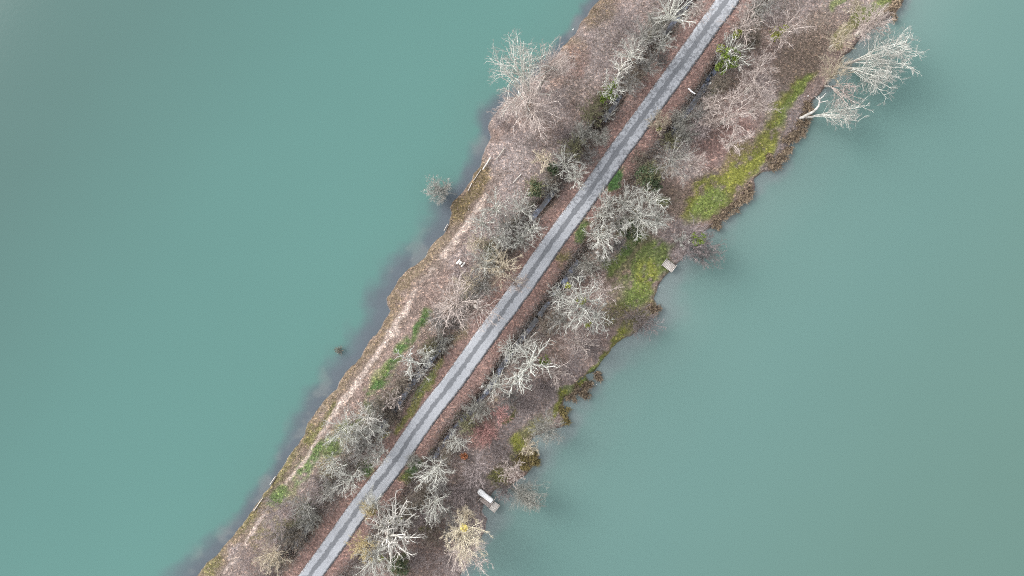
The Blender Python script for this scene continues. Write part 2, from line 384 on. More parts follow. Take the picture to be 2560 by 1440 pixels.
# ------------------------------------------------------------------ lake
m_, n, b, o = new_mat('lake_water')
n.nodes.remove(b)
at = N(n, 'ShaderNodeAttribute', attribute_name='murk'); sh = N(n, 'ShaderNodeAttribute', attribute_name='shore')
cr = N(n, 'ShaderNodeValToRGB'); e = cr.color_ramp.elements
e[0].position = 0; e[0].color = (.135, .255, .255, 1); e[1].position = 1; e[1].color = (.086, .170, .162, 1)
k = e.new(.10); k.color = (.118, .272, .252, 1); k = e.new(.40); k.color = (.108, .240, .226, 1)
n.links.new(sh.outputs['Fac'], cr.inputs[0])
tc = N(n, 'ShaderNodeTexCoord'); nz = N(n, 'ShaderNodeTexNoise'); nz.inputs['Scale'].default_value = .035; nz.inputs['Detail'].default_value = 3
n.links.new(tc.outputs['Object'], nz.inputs['Vector'])
mr = N(n, 'ShaderNodeMapRange'); mr.inputs['From Min'].default_value = .3; mr.inputs['From Max'].default_value = .7; mr.inputs['To Min'].default_value = .985; mr.inputs['To Max'].default_value = 1.015
n.links.new(nz.outputs[0], mr.inputs['Value'])
mx = N(n, 'ShaderNodeMix', data_type='RGBA', blend_type='MULTIPLY'); mx.inputs[0].default_value = 1
wt = N(n, 'ShaderNodeAttribute', attribute_name='vignetted_water'); n.links.new(wt.outputs['Color'], mx.inputs[6]); n.links.new(mr.outputs[0], mx.inputs[7])
bt = N(n, 'ShaderNodeAttribute', attribute_name='turbid'); mb = N(n, 'ShaderNodeMix', data_type='RGBA')
n.links.new(at.outputs['Fac'], mb.inputs[0]); n.links.new(bt.outputs['Color'], mb.inputs[6]); n.links.new(mx.outputs[2], mb.inputs[7])
clr = N(n, 'ShaderNodeMath', operation='MULTIPLY_ADD'); n.links.new(at.outputs['Fac'], clr.inputs[0]); clr.inputs[1].default_value = .25; clr.inputs[2].default_value = .75
df = N(n, 'ShaderNodeBsdfDiffuse'); n.links.new(mb.outputs[2], df.inputs[0])
tr = N(n, 'ShaderNodeBsdfTransparent'); tr.inputs[0].default_value = (.80, .93, .95, 1)
ms = N(n, 'ShaderNodeMixShader'); n.links.new(clr.outputs[0], ms.inputs[0]); n.links.new(tr.outputs[0], ms.inputs[1]); n.links.new(df.outputs[0], ms.inputs[2])
gl = N(n, 'ShaderNodeBsdfGlossy'); gl.inputs['Roughness'].default_value = .12
fr = N(n, 'ShaderNodeFresnel'); fr.inputs[0].default_value = 1.33
rn = N(n, 'ShaderNodeTexNoise'); rn.inputs['Scale'].default_value = 1.6; rn.inputs['Detail'].default_value = 5; n.links.new(tc.outputs['Object'], rn.inputs['Vector'])
bp = N(n, 'ShaderNodeBump'); bp.inputs['Strength'].default_value = .08; bp.inputs['Distance'].default_value = .05
n.links.new(rn.outputs[0], bp.inputs['Height'])
for q in (gl, fr): n.links.new(bp.outputs[0], q.inputs['Normal'])
m2 = N(n, 'ShaderNodeMixShader'); n.links.new(fr.outputs[0], m2.inputs[0]); n.links.new(ms.outputs[0], m2.inputs[1]); n.links.new(gl.outputs[0], m2.inputs[2])
n.links.new(m2.outputs[0], o.inputs[0])
waterm = m_
depth = np.clip(-Z, 0, 3)
kk = np.where(leftside, 1.15, 1.9)*(.75+.5*fbm(fx_, fy_, 5, 81))
wL = np.interp(PY, [-100, 60, 200, 330, 480, 640, 760, 870, 1000, 1150, 1300, 1440, 1600], [2.5, 2.2, 2.6, 5, 5.0, 5.6, 7.0, 6.5, 5.2, 3.8, 3.2, 5.5, 5])
wR = np.interp(PY, [0, 150, 300, 450, 560, 660, 740, 850, 960, 1060, 1150, 1250, 1350, 1440], [1.5, 3.5, 1.0, 2.5, 3.5, 4.5, 5.5, 4, 4.8, 5.5, 3.5, 6, 3, 2])
sw = np.where(leftside, wL, wR)*(.30+1.35*fbm(fx_, fy_, 6, 83)); sdp = dep+(fbm(fx_, fy_, 1.5, 85, 3)-.5)*.8
sw = sw*np.where(leftside, .84, .9)
murk = 1-np.where(leftside, .88, .60)*(1-sst(.10, 1.0, sdp/sw))
murk = np.where(dep > 10, 1, murk)
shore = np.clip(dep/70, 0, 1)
turb = np.where(leftside[:, None], np.array((.112, .124, .148)), np.array((.215, .24, .244)))*(.9+.2*fbm(fx_, fy_, 2.5, 87))[:, None]
patch_ = (sst(.50, .66, fbm(fx_, fy_, 2.4, 67, 4))*sst(.38, .55, n3)*leftside*.42)[:, None]; turb = turb*(1-patch_)+np.array((.23, .235, .23))*patch_
def ramp3(t, stops):
    xs = [q[0] for q in stops]; return np.stack([np.interp(t, xs, [q[1][i] for q in stops]) for i in range(3)], 1)
vignetted_water = np.array((.735, .72, .675))*np.where(leftside[:, None], ramp3(dep, [(0, (.112, .235, .225)), (8, (.108, .240, .228)), (30, (.100, .223, .213)), (60, (.082, .168, .162)), (85, (.070, .140, .136)), (300, (.066, .130, .125))]),  # per-side water colour with a vignette painted in, darker away from shore
  ramp3(dep, [(0, (.180, .272, .272)), (4, (.160, .268, .262)), (10, (.139, .253, .245)), (22, (.129, .243, .235)), (45, (.122, .226, .212)), (65, (.116, .212, .194)), (300, (.095, .170, .158))]))  # right side lightened near shore to paint out crown shade
keep = (D < .8)[quads].any(1)
Vw = np.c_[fx_, fy_, np.zeros(len(fx_))]
tag(sub('lake_water', quads[keep], Vw, waterm, {'murk': murk, 'shore': shore, 'turbid': turb, 'vignetted_water': vignetted_water}), kind='structure')

# ------------------------------------------------------------------ ditch water
m_, n, b, o = new_mat('ditch_water')
b.inputs['Base Color'].default_value = (.018, .018, .022, 1); b.inputs['Roughness'].default_value = .08; b.inputs['IOR'].default_value = 1.33
b.inputs['Specular IOR Level'].default_value = 1.0; b.inputs['Coat Weight'].default_value = 1; b.inputs['Coat Roughness'].default_value = .03; b.inputs['Coat IOR'].default_value = 1.8
tc = N(n, 'ShaderNodeTexCoord'); nz = N(n, 'ShaderNodeTexNoise'); nz.inputs['Scale'].default_value = 1.3; nz.inputs['Detail'].default_value = 6; n.links.new(tc.outputs['Object'], nz.inputs['Vector'])
bp = N(n, 'ShaderNodeBump'); bp.inputs['Strength'].default_value = .25; bp.inputs['Distance'].default_value = .05
n.links.new(nz.outputs[0], bp.inputs['Height']); n.links.new(bp.outputs[0], b.inputs['Normal'])
cr = N(n, 'ShaderNodeValToRGB'); cr.color_ramp.elements[0].position = .46; cr.color_ramp.elements[0].color = (.012, .012, .016, 1); cr.color_ramp.elements[1].position = .66; cr.color_ramp.elements[1].color = (.13, .16, .24, 1)  # pale blue patches are sky reflection painted into the base colour
n.links.new(nz.outputs[0], cr.inputs[0]); n.links.new(cr.outputs[0], b.inputs['Base Color'])
ditchm = m_
def ground_z(x, y):
    x = np.atleast_1d(np.asarray(x, float)); y = np.atleast_1d(np.asarray(y, float))
    r = np.interp(y, ys, np.arange(nr)); xcn = np.interp(y, ys, xcen); c = np.interp(x-xcn, ss, np.arange(nc))
    Zg = Z.reshape(nr, nc); ri = np.clip(r.astype(int), 0, nr-2); ci = np.clip(c.astype(int), 0, nc-2); a = r-ri; q = c-ci
    return (Zg[ri, ci]*(1-a)*(1-q)+Zg[ri+1, ci]*a*(1-q)+Zg[ri, ci+1]*(1-a)*q+Zg[ri+1, ci+1]*a*q)
tan = np.gradient(RCs, axis=0); tan /= np.linalg.norm(tan, axis=1)[:, None]; nrm = np.c_[-tan[:, 1], tan[:, 0]]   # points right in plan when travelling down
def road_pt(i, off): return RCs[i]+nrm[i]*off
pys = 720-RCs[:, 1]*PXM
for sgn, LW in ((-1, WETL), (1, WETR)):
    for a, bb in LW:
        ids = np.where((pys > a-14) & (pys < bb+14))[0]
        A = RCs[ids]+nrm[ids]*sgn*(DO-1.9); B = RCs[ids]+nrm[ids]*sgn*(DO+1.9)
        V = np.r_[np.c_[A, np.full(len(A), .13)], np.c_[B, np.full(len(B), .13)]]; k = len(A)
        i = np.arange(k-1); F = np.c_[i, i+k, i+k+1, i+1] if sgn < 0 else np.c_[i, i+1, i+k+1, i+k]
        tag(mesh_np('ditch_water', V, F, ditchm), kind='structure')

# ------------------------------------------------------------------ road
m_, n, b, o = new_mat('road_surface')
uv = N(n, 'ShaderNodeAttribute', attribute_name='across'); al = N(n, 'ShaderNodeAttribute', attribute_name='wear'); tc = N(n, 'ShaderNodeTexCoord')
def mth(op, a, b_=None, c=None):
    x = N(n, 'ShaderNodeMath', operation=op)
    for i, v in enumerate((a, b_, c)):
        if v is None: continue
        if isinstance(v, (int, float)): x.inputs[i].default_value = v
        else: n.links.new(v, x.inputs[i])
    return x.outputs[0]
def noise(sc, det=5, ro=.6):
    x = N(n, 'ShaderNodeTexNoise'); x.inputs['Scale'].default_value = sc; x.inputs['Detail'].default_value = det; x.inputs['Roughness'].default_value = ro
    n.links.new(tc.outputs['Object'], x.inputs['Vector']); return x.outputs[0]
nA, nB, nC, nD = noise(1.1, 6, .65), noise(2.6, 5), noise(.22, 3), noise(14, 3)
a_abs = mth('ABSOLUTE', mth('ADD', mth('ADD', uv.outputs['Fac'], .10), mth('MULTIPLY', mth('SUBTRACT', nC, .5), .3)))
cw = mth('ADD', mth('ADD', .25, mth('MULTIPLY', mth('SUBTRACT', nA, .5), .45)), mth('MULTIPLY', al.outputs['Fac'], .05))
cen = mth('MULTIPLY', mth('ADD', mth('SUBTRACT', cw, a_abs), mth('MULTIPLY', mth('SUBTRACT', nB, .5), .35)), 11.0)
cenc = mth('MINIMUM', mth('MAXIMUM', cen, 0.0), 1.0)
edg = mth('SUBTRACT', mth('ABSOLUTE', mth('SUBTRACT', uv.outputs['Fac'], -.07)), mth('ADD', .85, mth('MULTIPLY', mth('SUBTRACT', nA, .5), .45)))
edgc = mth('MINIMUM', mth('MAXIMUM', mth('MULTIPLY', mth('ADD', edg, mth('MULTIPLY', mth('SUBTRACT', nB, .5), .35)), 8.0), 0.0), 1.0)
pt_ = mth('SUBTRACT', mth('ADD', mth('MULTIPLY', nB, .55), mth('MULTIPLY', nA, .45)), mth('SUBTRACT', .595, mth('MULTIPLY', al.outputs['Fac'], .135)))
ptc = mth('MINIMUM', mth('MAXIMUM', mth('MULTIPLY', pt_, 12.0), 0.0), 1.0)
dark = mth('MAXIMUM', cenc, mth('MULTIPLY', ptc, .8))
light = N(n, 'ShaderNodeMix', data_type='RGBA'); light.inputs[6].default_value = (.315, .325, .345, 1); light.inputs[7].default_value = (.40, .412, .437, 1)
n.links.new(nC, light.inputs[0])
mxa = N(n, 'ShaderNodeMix', data_type='RGBA'); n.links.new(dark, mxa.inputs[0]); n.links.new(light.outputs[2], mxa.inputs[6]); mxa.inputs[7].default_value = (.165, .172, .186, 1)
mxb = N(n, 'ShaderNodeMix', data_type='RGBA'); n.links.new(edgc, mxb.inputs[0]); n.links.new(mxa.outputs[2], mxb.inputs[6]); mxb.inputs[7].default_value = (.105, .105, .112, 1)
mr = N(n, 'ShaderNodeMapRange'); mr.inputs['From Min'].default_value = .3; mr.inputs['From Max'].default_value = .7; mr.inputs['To Min'].default_value = .85; mr.inputs['To Max'].default_value = 1.12
n.links.new(nD, mr.inputs['Value'])
mxc = N(n, 'ShaderNodeMix', data_type='RGBA', blend_type='MULTIPLY'); mxc.inputs[0].default_value = 1
n.links.new(mxb.outputs[2], mxc.inputs[6]); n.links.new(mr.outputs[0], mxc.inputs[7]); n.links.new(mxc.outputs[2], b.inputs['Base Color'])
b.inputs['Roughness'].default_value = .85
RL = np.vstack([RCs[0]+(RCs[0]-RCs[1])/np.hypot(*(RCs[0]-RCs[1]))*np.geomspace(2, 1500, 12)[::-1, None], RCs, RCs[-1]+(RCs[-1]-RCs[-2])/np.hypot(*(RCs[-1]-RCs[-2]))*np.geomspace(2, 1500, 12)[:, None]])
T_ = np.gradient(RL, axis=0); T_ /= np.linalg.norm(T_, axis=1)[:, None]; NN = np.c_[-T_[:, 1], T_[:, 0]]
us = np.linspace(-1, 1, 9); hw = 1.62+(fbm(RL[:, 0], RL[:, 1], 2.0, 91)-.5)*.16
hw2 = 1.62+(fbm(RL[:, 0], RL[:, 1], 2.0, 93)-.5)*.16
V = []; A_ = []; Wr = []
for j, u in enumerate(us):
    hh = (hw if u < 0 else hw2)
    q = RL+NN*(u*hh)[:, None]
    V.append(np.c_[q, np.full(len(q), .93+.05*(1-u*u))]); A_.append(np.full(len(q), u))
    pq = 720-RL[:, 1]*PXM; Wr.append((1-sst(480, 640, pq))*.9+.35*np.exp(-((pq-925)/60)**2)+.25*sst(1150, 1300, pq))
V = np.concatenate(V); k = len(RL); I = np.arange(k-1)
F = np.concatenate([np.c_[I+j*k, I+1+j*k, I+1+(j+1)*k, I+(j+1)*k] for j in range(8)])
# skirts give the road its thickness
Vs0 = V[:k].copy(); Vs0[:, 2] = .6; Vs1 = V[8*k:9*k].copy(); Vs1[:, 2] = .6; base = len(V); V = np.r_[V, Vs0, Vs1]
F = np.r_[F, np.c_[I+base, I+1+base, I+1, I], np.c_[I+8*k, I+1+8*k, I+1+base+k, I+base+k]]
acr = np.r_[np.concatenate(A_), np.full(k, -1), np.full(k, 1)]; wr = np.r_[np.concatenate(Wr), Wr[0], Wr[0]]
tag(mesh_np('road', V, F, m_, smooth=True, attrs={'across': acr, 'wear': wr}), kind='structure')

# ------------------------------------------------------------------ vegetation builders (numpy)
def unit(v): return v/np.maximum(np.linalg.norm(v, axis=-1, keepdims=True), 1e-9)
def tubes(P, rad, sides):
    B, m, _ = P.shape
    t = np.empty_like(P); t[:, 1:-1] = P[:, 2:]-P[:, :-2]; t[:, 0] = P[:, 1]-P[:, 0]; t[:, -1] = P[:, -1]-P[:, -2]; t = unit(t)
    ref = np.where(np.abs(t[..., 2:3]) > .9, np.array([1., 0, 0]), np.array([0, 0, 1.]))
    u = unit(np.cross(t, ref)); v = np.cross(t, u)
    a = np.arange(sides)/sides*2*np.pi
    V = P[:, :, None]+rad[:, :, None, None]*(u[:, :, None]*np.cos(a)[:, None]+v[:, :, None]*np.sin(a)[:, None])
    I = np.arange(B*m*sides).reshape(B, m, sides); J = np.roll(I, -1, 2)
    F = np.stack([I[:, :-1], J[:, :-1], J[:, 1:], I[:, 1:]], -1).reshape(-1, 4)
    return V.reshape(-1, 3), F
class Acc:
    def __init__(s): s.V = []; s.F = []; s.n = 0
    def add(s, V, F): s.V.append(V); s.F.append(F+s.n); s.n += len(V)
    def obj(s, name, mat, parent=None, smooth=True): return mesh_np(name, np.concatenate(s.V), np.concatenate(s.F), mat, parent, smooth)
def poly_grow(rng, p, d, L, n, wob, up):
    P = [p]; d = unit(d)
    for i in range(n):
        d = unit(d+rng.normal(0, wob, d.shape)+np.array([0, 0, up]))
        P.append(P[-1]+d*(L/n)[:, None])
    return np.stack(P, 1)
def sprout(rng, P, rad, L, k, t0, t1, a0, a1, ratio, n, wob, up, rr, rmin, flat=0.):
    B, m, _ = P.shape
    t = (t0+(t1-t0)*(np.arange(k)[None]+rng.uniform(0, 1, (B, k)))/k)
    f = t*(m-1); i = np.clip(f.astype(int), 0, m-2); q = (f-i)[..., None]; bi = np.arange(B)[:, None]
    p = P[bi, i]*(1-q)+P[bi, i+1]*q; tg = unit(P[bi, i+1]-P[bi, i]); r = rad[bi, i]*(1-q[..., 0])+rad[bi, i+1]*q[..., 0]
    z = rng.normal(0, 1, tg.shape); z[..., 2] *= (1-flat); z = unit(np.cross(tg, np.cross(z, tg)))
    a = rng.uniform(a0, a1, t.shape)[..., None]
    d = tg*np.cos(a)+z*np.sin(a)
    Lc = L[:, None]*ratio*(1.15-.75*t)*rng.uniform(.65, 1.25, t.shape)
    p, d, Lc, r = p.reshape(-1, 3), d.reshape(-1, 3), Lc.ravel(), np.maximum(r.ravel()*rr, rmin)
    Pn = poly_grow(rng, p, d, Lc, n, wob, up)
    return Pn, r[:, None]*np.linspace(1, .45, n+1)[None], Lc
STY = {  # wobble, limbs, k2,k3,k4, thickness, upness, twig radius
 'white':  dict(wob=.15, limbs=13, k=(7, 6, 4), th=.7, up=.02, tw=.019),
 'fine':   dict(wob=.11, limbs=14, k=(8, 6, 4), th=.5, up=.03, tw=.016),
 'pink':   dict(wob=.13, limbs=13, k=(7, 6, 4), th=.62, up=.02, tw=.018),
 'crook':  dict(wob=.27, limbs=10, k=(7, 6, 4), th=.95, up=.0, tw=.022),
 'dead':   dict(wob=.28, limbs=8, k=(5, 4, 3), th=1.35, up=.0, tw=.028),
 'lace':   dict(wob=.20, limbs=9, k=(8, 5, 4), th=.6, up=.0, tw=.026, a=(.55, 1.25), q=.54),
 'bush':   dict(wob=.15, limbs=22, k=(8, 6, 5), th=.4, up=.04, tw=.014),
 'haze':   dict(wob=.18, limbs=18, k=(7, 6, 5), th=.3, up=.05, tw=.011),
}
def leaves(rng, n, c, r, size, flat=1.):
    p = rng.normal(0, 1, (n, 3)); p = unit(p)*rng.uniform(.15, 1, (n, 1))**.6*np.array(r)
    ang = np.arctan2(p[:, 1], p[:, 0]); p[:, :2] *= (.72+.55*vnoise(ang*1.4+c[0], ang*0+c[1], .9, 3))[:, None]
    lump = fbm(p[:, 0]*3+c[0]*7, p[:, 1]*3+p[:, 2]*2, 1.6, 5, 2) > .46; p = p[lump]; n = len(p)
    p = p+np.array(c); a = unit(rng.normal(0, 1, (n, 3))+np.array([0, 0, .8])); u = unit(np.cross(a, rng.normal(0, 1, (n, 3)))); v = np.cross(a, u)
    s = rng.uniform(.6, 1.3, (n, 1))*size
    V = np.stack([p-u*s, p+v*s*.55, p+u*s, p-v*s*.55], 1).reshape(-1, 3); F = np.arange(n*4).reshape(-1, 4)
    return V, F
seed_i = [100]
def tree(kind, cx, cy, Rp, H, sty, mat, label, cat='tree', base=None, ivy=(), group=None, dens=1., sect=None, trunkmat='trunk', zc=.66):
    """crown seen at plan (cx,cy) with radius Rp plan units; base may stand elsewhere (leaning tree)"""
    seed_i[0] += 1; rng = np.random.default_rng(seed_i[0]); st = STY[sty]
    hc = H*zc; C = pt(cx, cy, hc); Rm = Rp/PXM*(CAMH-hc)/CAMH*(1.2 if Rp < 80 else 1.06)
    b0 = pt(*base)[:2] if base else C[:2]+rng.normal(0, .12*Rm, 2)
    gz = float(ground_z(b0[0], b0[1])[0])
    B = np.array([b0[0], b0[1], gz]); root = empty(kind, B); Cl = C-B
    shrub = sty in ('bush', 'haze')
    fork = np.array([Cl[0]*.35, Cl[1]*.35, H*(.04 if shrub else (.30 if sty != 'dead' else .36))])
    tr_r = .035*H*st['th']**.5*(.6 if shrub else 1)
    # trunk
    ts = np.linspace(0, 1, 7)[:, None]; TP = ts*fork+np.array([0, 0, -.35])*(1-ts)+np.r_[[[0, 0, 0]], rng.normal(0, .05*H/10, (5, 3)), [[0, 0, 0]]]
    trr = tr_r*(1.25-.45*ts[:, 0]); trr[0] *= 1.3
    V, F = tubes(TP[None], trr[None], 9)
    if not shrub: mesh_np('trunk', V, F, M[trunkmat], root, True)
    # limbs toward the crown envelope
    nl = st['limbs']+int(Rp > 70)*2; az = np.arange(nl)*2.39996+rng.uniform(0, 6.28)+rng.normal(0, .25, nl)
    if sect: az = math.radians(sect[0])+rng.uniform(-1, 1, nl)*math.radians(sect[1])
    rr_ = np.sqrt((np.arange(nl)+.6)/nl)*rng.uniform(.88, 1.04, nl)*.90
    tgt = np.stack([Cl[0]+np.cos(az)*rr_*Rm, Cl[1]+np.sin(az)*rr_*Rm, H*(zc+(1-zc)*.95*np.sqrt(np.clip(1-rr_**2, 0, 1))-.10*rr_)*rng.uniform(.85, 1.02, nl)], 1)
    s0 = np.repeat(fork[None], nl, 0)*rng.uniform(.8, 1.0, (nl, 1)) if not shrub else np.repeat(fork[None], nl, 0)*.3+rng.normal(0, .12*Rm, (nl, 3))*np.array([1, 1, 0])
    if sect and not shrub: s0 = np.repeat(fork[None], nl, 0)*rng.uniform(.45, 1.0, (nl, 1))
    n = 9; t = np.linspace(0, 1, n)[None, :, None]
    mid = s0*.5+tgt*.5+np.array([0, 0, 1.])*H*.10+rng.normal(0, .07*Rm, (nl, 3))
    P = (1-t)**2*s0[:, None]+2*t*(1-t)*mid[:, None]+t*t*tgt[:, None]
    j = rng.normal(0, 1, P.shape)*st['wob']*.22*Rm*.35*np.sin(t*np.pi*.9); P = P+j
    L1 = np.linalg.norm(np.diff(P, axis=1), axis=2).sum(1)
    r1 = tr_r*rng.uniform(.40, .62, nl)*(.7 if nl > 9 else 1); rad1 = np.maximum(r1[:, None]*np.linspace(1, .14, n)[None], st['tw']*1.1)
    A = Acc(); A.add(*tubes(P, rad1, 6))
    w_, up, tw = st['wob'], st['up'], st['tw']; k2, k3, k4 = st['k']; k2 = max(2, round(k2*dens))
    P2, r2, L2 = sprout(rng, P, rad1, L1, k2, .18, .98, *st.get('a', (.40, .85)), st.get('q', .42), 6, w_, up, .58, tw*1.2, .3); A.add(*tubes(P2, r2, 4)); TW = Acc() if not shrub else A
    P3, r3, L3 = sprout(rng, P2, r2, L2, k3, .2, 1, .35, .85, .50, 4, w_, up, .62, tw*.75, .2); TW.add(*tubes(P3, r3, 3))
    P4, r4, L4 = sprout(rng, P3, r3, L3, k4, .25, 1, .4, .9, .55, 2, w_, up, .7, tw*.5, .1); TW.add(*tubes(P4, r4, 3))
    cr_ = A.obj('stems' if shrub else 'crown', M[mat], root)
    if not shrub: TW.obj('twigs', M[{'white': 'twig_white', 'palewood': 'twig_white', 'pink': 'twig_pink', 'grey': 'twig_grey', 'purple': 'purple'}.get(mat, mat)], cr_)
    for iv in ivy:      # (cx,cy,r,mat,name)
        z = H*(iv[5] if len(iv) > 5 else .5); ic = pt(iv[0], iv[1], z+gz)-B; ri = iv[2]/PXM
        V, F = leaves(rng, int(700*ri*ri)+150, ic, (ri, ri, max(.5, ri*.8)), .13)
        mesh_np(iv[4], V, F, M[iv[3]], root)
    return tag(root, label, cat, group)
G1 = 'bare trees left of the road'; G2 = 'bare trees right of the road'; G3 = 'low bare shrubs'
def T(cx, cy, Rp, H, sty, mat, label, **k): return tree('bare_tree', cx, cy, Rp, H, sty, mat, label, 'tree', **k)
def Bu(cx, cy, Rp, H, mat, label, sty='bush', **k): k.setdefault('group', G3); return tree('bare_shrub', cx, cy, Rp, H, sty, mat, label, 'shrub', **k)
IV = lambda x, y, r, h=.5: (x, y, r, 'ivy', 'ivy', h)
MO = lambda x, y, r, h=.5: (x, y, r, 'mossy', 'moss', h)

# ------------------------------------------------------------------ trees and shrubs, left of the road, from the top of the plan down
T(1690,18,66,9,'white','white','dense lichen-grey tree between the road and the wood at the top edge of the photo', group=G1)
T(1745,30,30,6,'fine','pink','thin pinkish sapling leaning to the road verge at the top edge', group=G1, dens=.7)
Bu(1565,55,45,4,'purple','faint purple-grey thicket on the litter just inside the top left bank','haze',dens=.7)
T(1610,88,50,7,'white','grey','greyish crooked tree left of the road, next below the dense lichen-grey one at the top', group=G1)
T(1660,110,32,6,'crook','white','small pale crooked tree close to the left verge near the top', group=G1)
T(1575,135,45,6.5,'white','white','pale fine-branched tree north of the bright ivy-covered one', group=G1)
T(1620,165,34,5.5,'fine','grey','dull grey tree between the pale fine-branched one and the road', group=G1)
T(1545,172,30,7,'dead','palewood','cut pale stubby limbs rising just north of the bright ivy by the left ditch', group=G1, dens=.8)
T(1527,222,42,7,'crook','white','white-limbed tree with a bright green ivy clump beside the left ditch', group=G1, ivy=[IV(1522,232,22,.55),IV(1532,205,13,.6),IV(1510,248,12,.5)])
T(1575,215,36,5,'fine','grey','thin grey tree between the ivy-clad tree and the road', group=G1)
T(1520,285,26,3.5,'crook','palewood','bare forked white branch lying over the left ditch below the ivy clump', group=G1, dens=.6)
Bu(1478,285,36,3,'olive','olive-brown bramble mound left of the ditch, below the ivy-clad tree')
Bu(1500,345,26,3.5,'grey','pale grey feathery shrub between the olive mound and the left verge')
Bu(1455,335,34,3.5,'grey','grey shrub just below the olive-brown mound left of the road')
T(1430,370,36,4.5,'fine','olive','olive-grey small tree left of the road beside the bleached clearing', group=G1)
T(1415,410,44,5.5,'white','white','white-limbed tree over brambles, above the little left ditch pool', group=G1, ivy=[(1385,425,20,'evergreen','foliage',.3)])
T(1358,400,32,5,'crook','tan','pale tan crooked tree at the edge of the bleached clearing', group=G1)
T(1440,445,36,5,'fine','white','pale fan-shaped tree nearest the left verge above the ditch pool', group=G1)
Bu(1338,470,28,3,'olive','dark olive leafy bush beside the left ditch pool', ivy=[(1338,472,22,'evergreen','foliage',.55)])
tree('bare_tree',1282,182,94,14,'lace','white','big pale tree leaning out over the lake from the upper left bank','tree',base=(1322,262),sect=(118,95),group='tall shore trees',zc=.72,dens=1.0)
tree('bare_tree',1322,272,98,14,'pink','pink','big pinkish fan-crowned tree on the upper left bank, below the one leaning over the lake','tree',base=(1322,290),group='tall shore trees',zc=.62,dens=1.5)
tree('bare_tree',1378,172,62,12,'fine','pink','pinkish tree with upswept branches right of the big tree leaning over the lake','tree',base=(1345,225),sect=(50,70),group='tall shore trees',zc=.7)
Bu(1398,248,30,2.5,'purple','faint grey-pink twigs on the pale clearing right of the big fan-crowned tree','haze',dens=.8)
Bu(1245,300,26,2.5,'purple','low purple twigs at the water edge below the big fan-crowned tree','haze',dens=.8)
Bu(1300,340,34,2.5,'purple','thin pinkish scrub on the bank below the big fan-crowned tree','haze',dens=.7)
Bu(1093,470,36,3.4,'twig_white','round grey-mauve bush standing in the lake off the left bank', base=(1108,488), dens=1.7)
Bu(846,876,13,1.3,'brown','tiny reddish-brown bush poking out of the left shallows', 'haze', dens=.6)
# cluster beside the path
for a in [(1240,515,42,6,'white','white','topmost pale tree of the cluster between the footpath and the left ditch pool'),
 (1302,515,46,6.5,'white','white','pale tree of the cluster just left of the ditch pool'),
 (1205,560,38,6,'white','white','pale tree of the cluster that overhangs the footpath side'),
 (1265,565,46,7,'white','grey','grey tree in the middle of the cluster beside the ditch pool'),
 (1328,572,36,6,'white','white','pale tree of the cluster nearest the road, below the ditch pool'),
 (1255,595,34,6,'crook','white','crooked white tree in the lower middle of the cluster'),
 (1300,600,38,6,'white','white','bright fan-shaped tree at the lower right of the cluster'),
 (1188,605,32,5,'crook','tan','small tan crooked tree at the lower left of the cluster'),
 (1215,655,50,6.5,'fine','white','greenish-white feathery tree behind the white picnic bench'),
 (1258,665,56,8,'pink','tan','tan tree with long upright sprays right of the picnic bench'),
 (1172,705,42,6.5,'fine','tan','tan tree between the picnic bench and the big beige fan tree'),
 (1290,705,34,5,'fine','pink','small pink-beige tree whose tips reach the left road edge'),
 (1205,720,42,7,'fine','grey','grey-beige tree just above the big beige fan tree')]:
    T(*a[:6], a[6], group=G1)
T(1140,758,86,11,'pink','pink','big beige fan-crowned tree whose lower twigs reach the road', group=G1, base=(1150,748), dens=1.25)
T(1225,790,48,8,'crook','pink','beige tree with long thin arms reaching across the left lane', group=G1, base=(1185,762), dens=.6)
Bu(1105,862,32,2.6,'grey','grey shrub at the lower foot of the big beige fan tree')
T(1028,900,46,5.5,'dead','white','white broken-limbed tree beside the bright green strip', group=G1, dens=1.3)
T(1068,890,30,5,'crook','white','white arching branches over the ditch right of the broken-limbed tree', group=G1)
T(1052,935,28,4.5,'dead','palewood','tangle of bleached sticks below the broken-limbed tree', group=G1)
Bu(1005,960,34,3,'brown','brown bramble mound below the white broken-limbed tree')
T(985,1000,34,5,'crook','pink','thin arching pinkish tree left of the lower ditch water', group=G1, dens=.7)
Bu(960,1000,30,3,'brown','dark brown thicket between the green strip and the lower left ditch')
T(862,1075,56,7.5,'fine','white','pale feathery fan tree that overhangs the footpath', group=G1, dens=1.2)
T(918,1045,44,7,'crook','palewood','white forked tree at the top of the lower left cluster', group=G1)
T(895,1085,46,8,'crook','white','pale crooked tree in the middle of the lower left cluster', group=G1)
T(945,1082,38,6,'crook','white','pale crooked tree of the lower left cluster nearest the ditch', group=G1)
T(905,1118,48,7.5,'white','grey','grey tree below the crooked pale one in the lower left cluster', group=G1)
T(948,1135,34,5.5,'white','white','small pale tree of the lower left cluster nearest the road', group=G1)
T(832,1160,38,6,'white','white','bright white bushy-topped tree at the left of the lower cluster', group=G1)
T(875,1195,44,7,'white','white','pale drooping tree below the bright white bushy-topped one', group=G1)
T(828,1225,34,5.5,'fine','grey','greyish small tree at the bottom of the lower left cluster', group=G1)
T(760,1262,40,5.5,'crook','grey','grey arching tree between the lower cluster and the purple thicket', group=G1)
T(700,1285,56,5.5,'bush','purple','broad purple-grey tree beside the lower footpath', group=G1)
Bu(770,1300,34,4,'grey','grey shrub between the purple-grey tree and the road')
Bu(735,1345,32,4,'brown','dark brown shrub over the lowest left ditch')
T(683,1392,44,6,'fine','tan','straw-coloured round tree near the bottom edge, left of the road', group=G1, dens=1.2)
Bu(620,1400,48,3.5,'purple','faint purple thicket between the bottom footpath and the straw-coloured tree','haze')
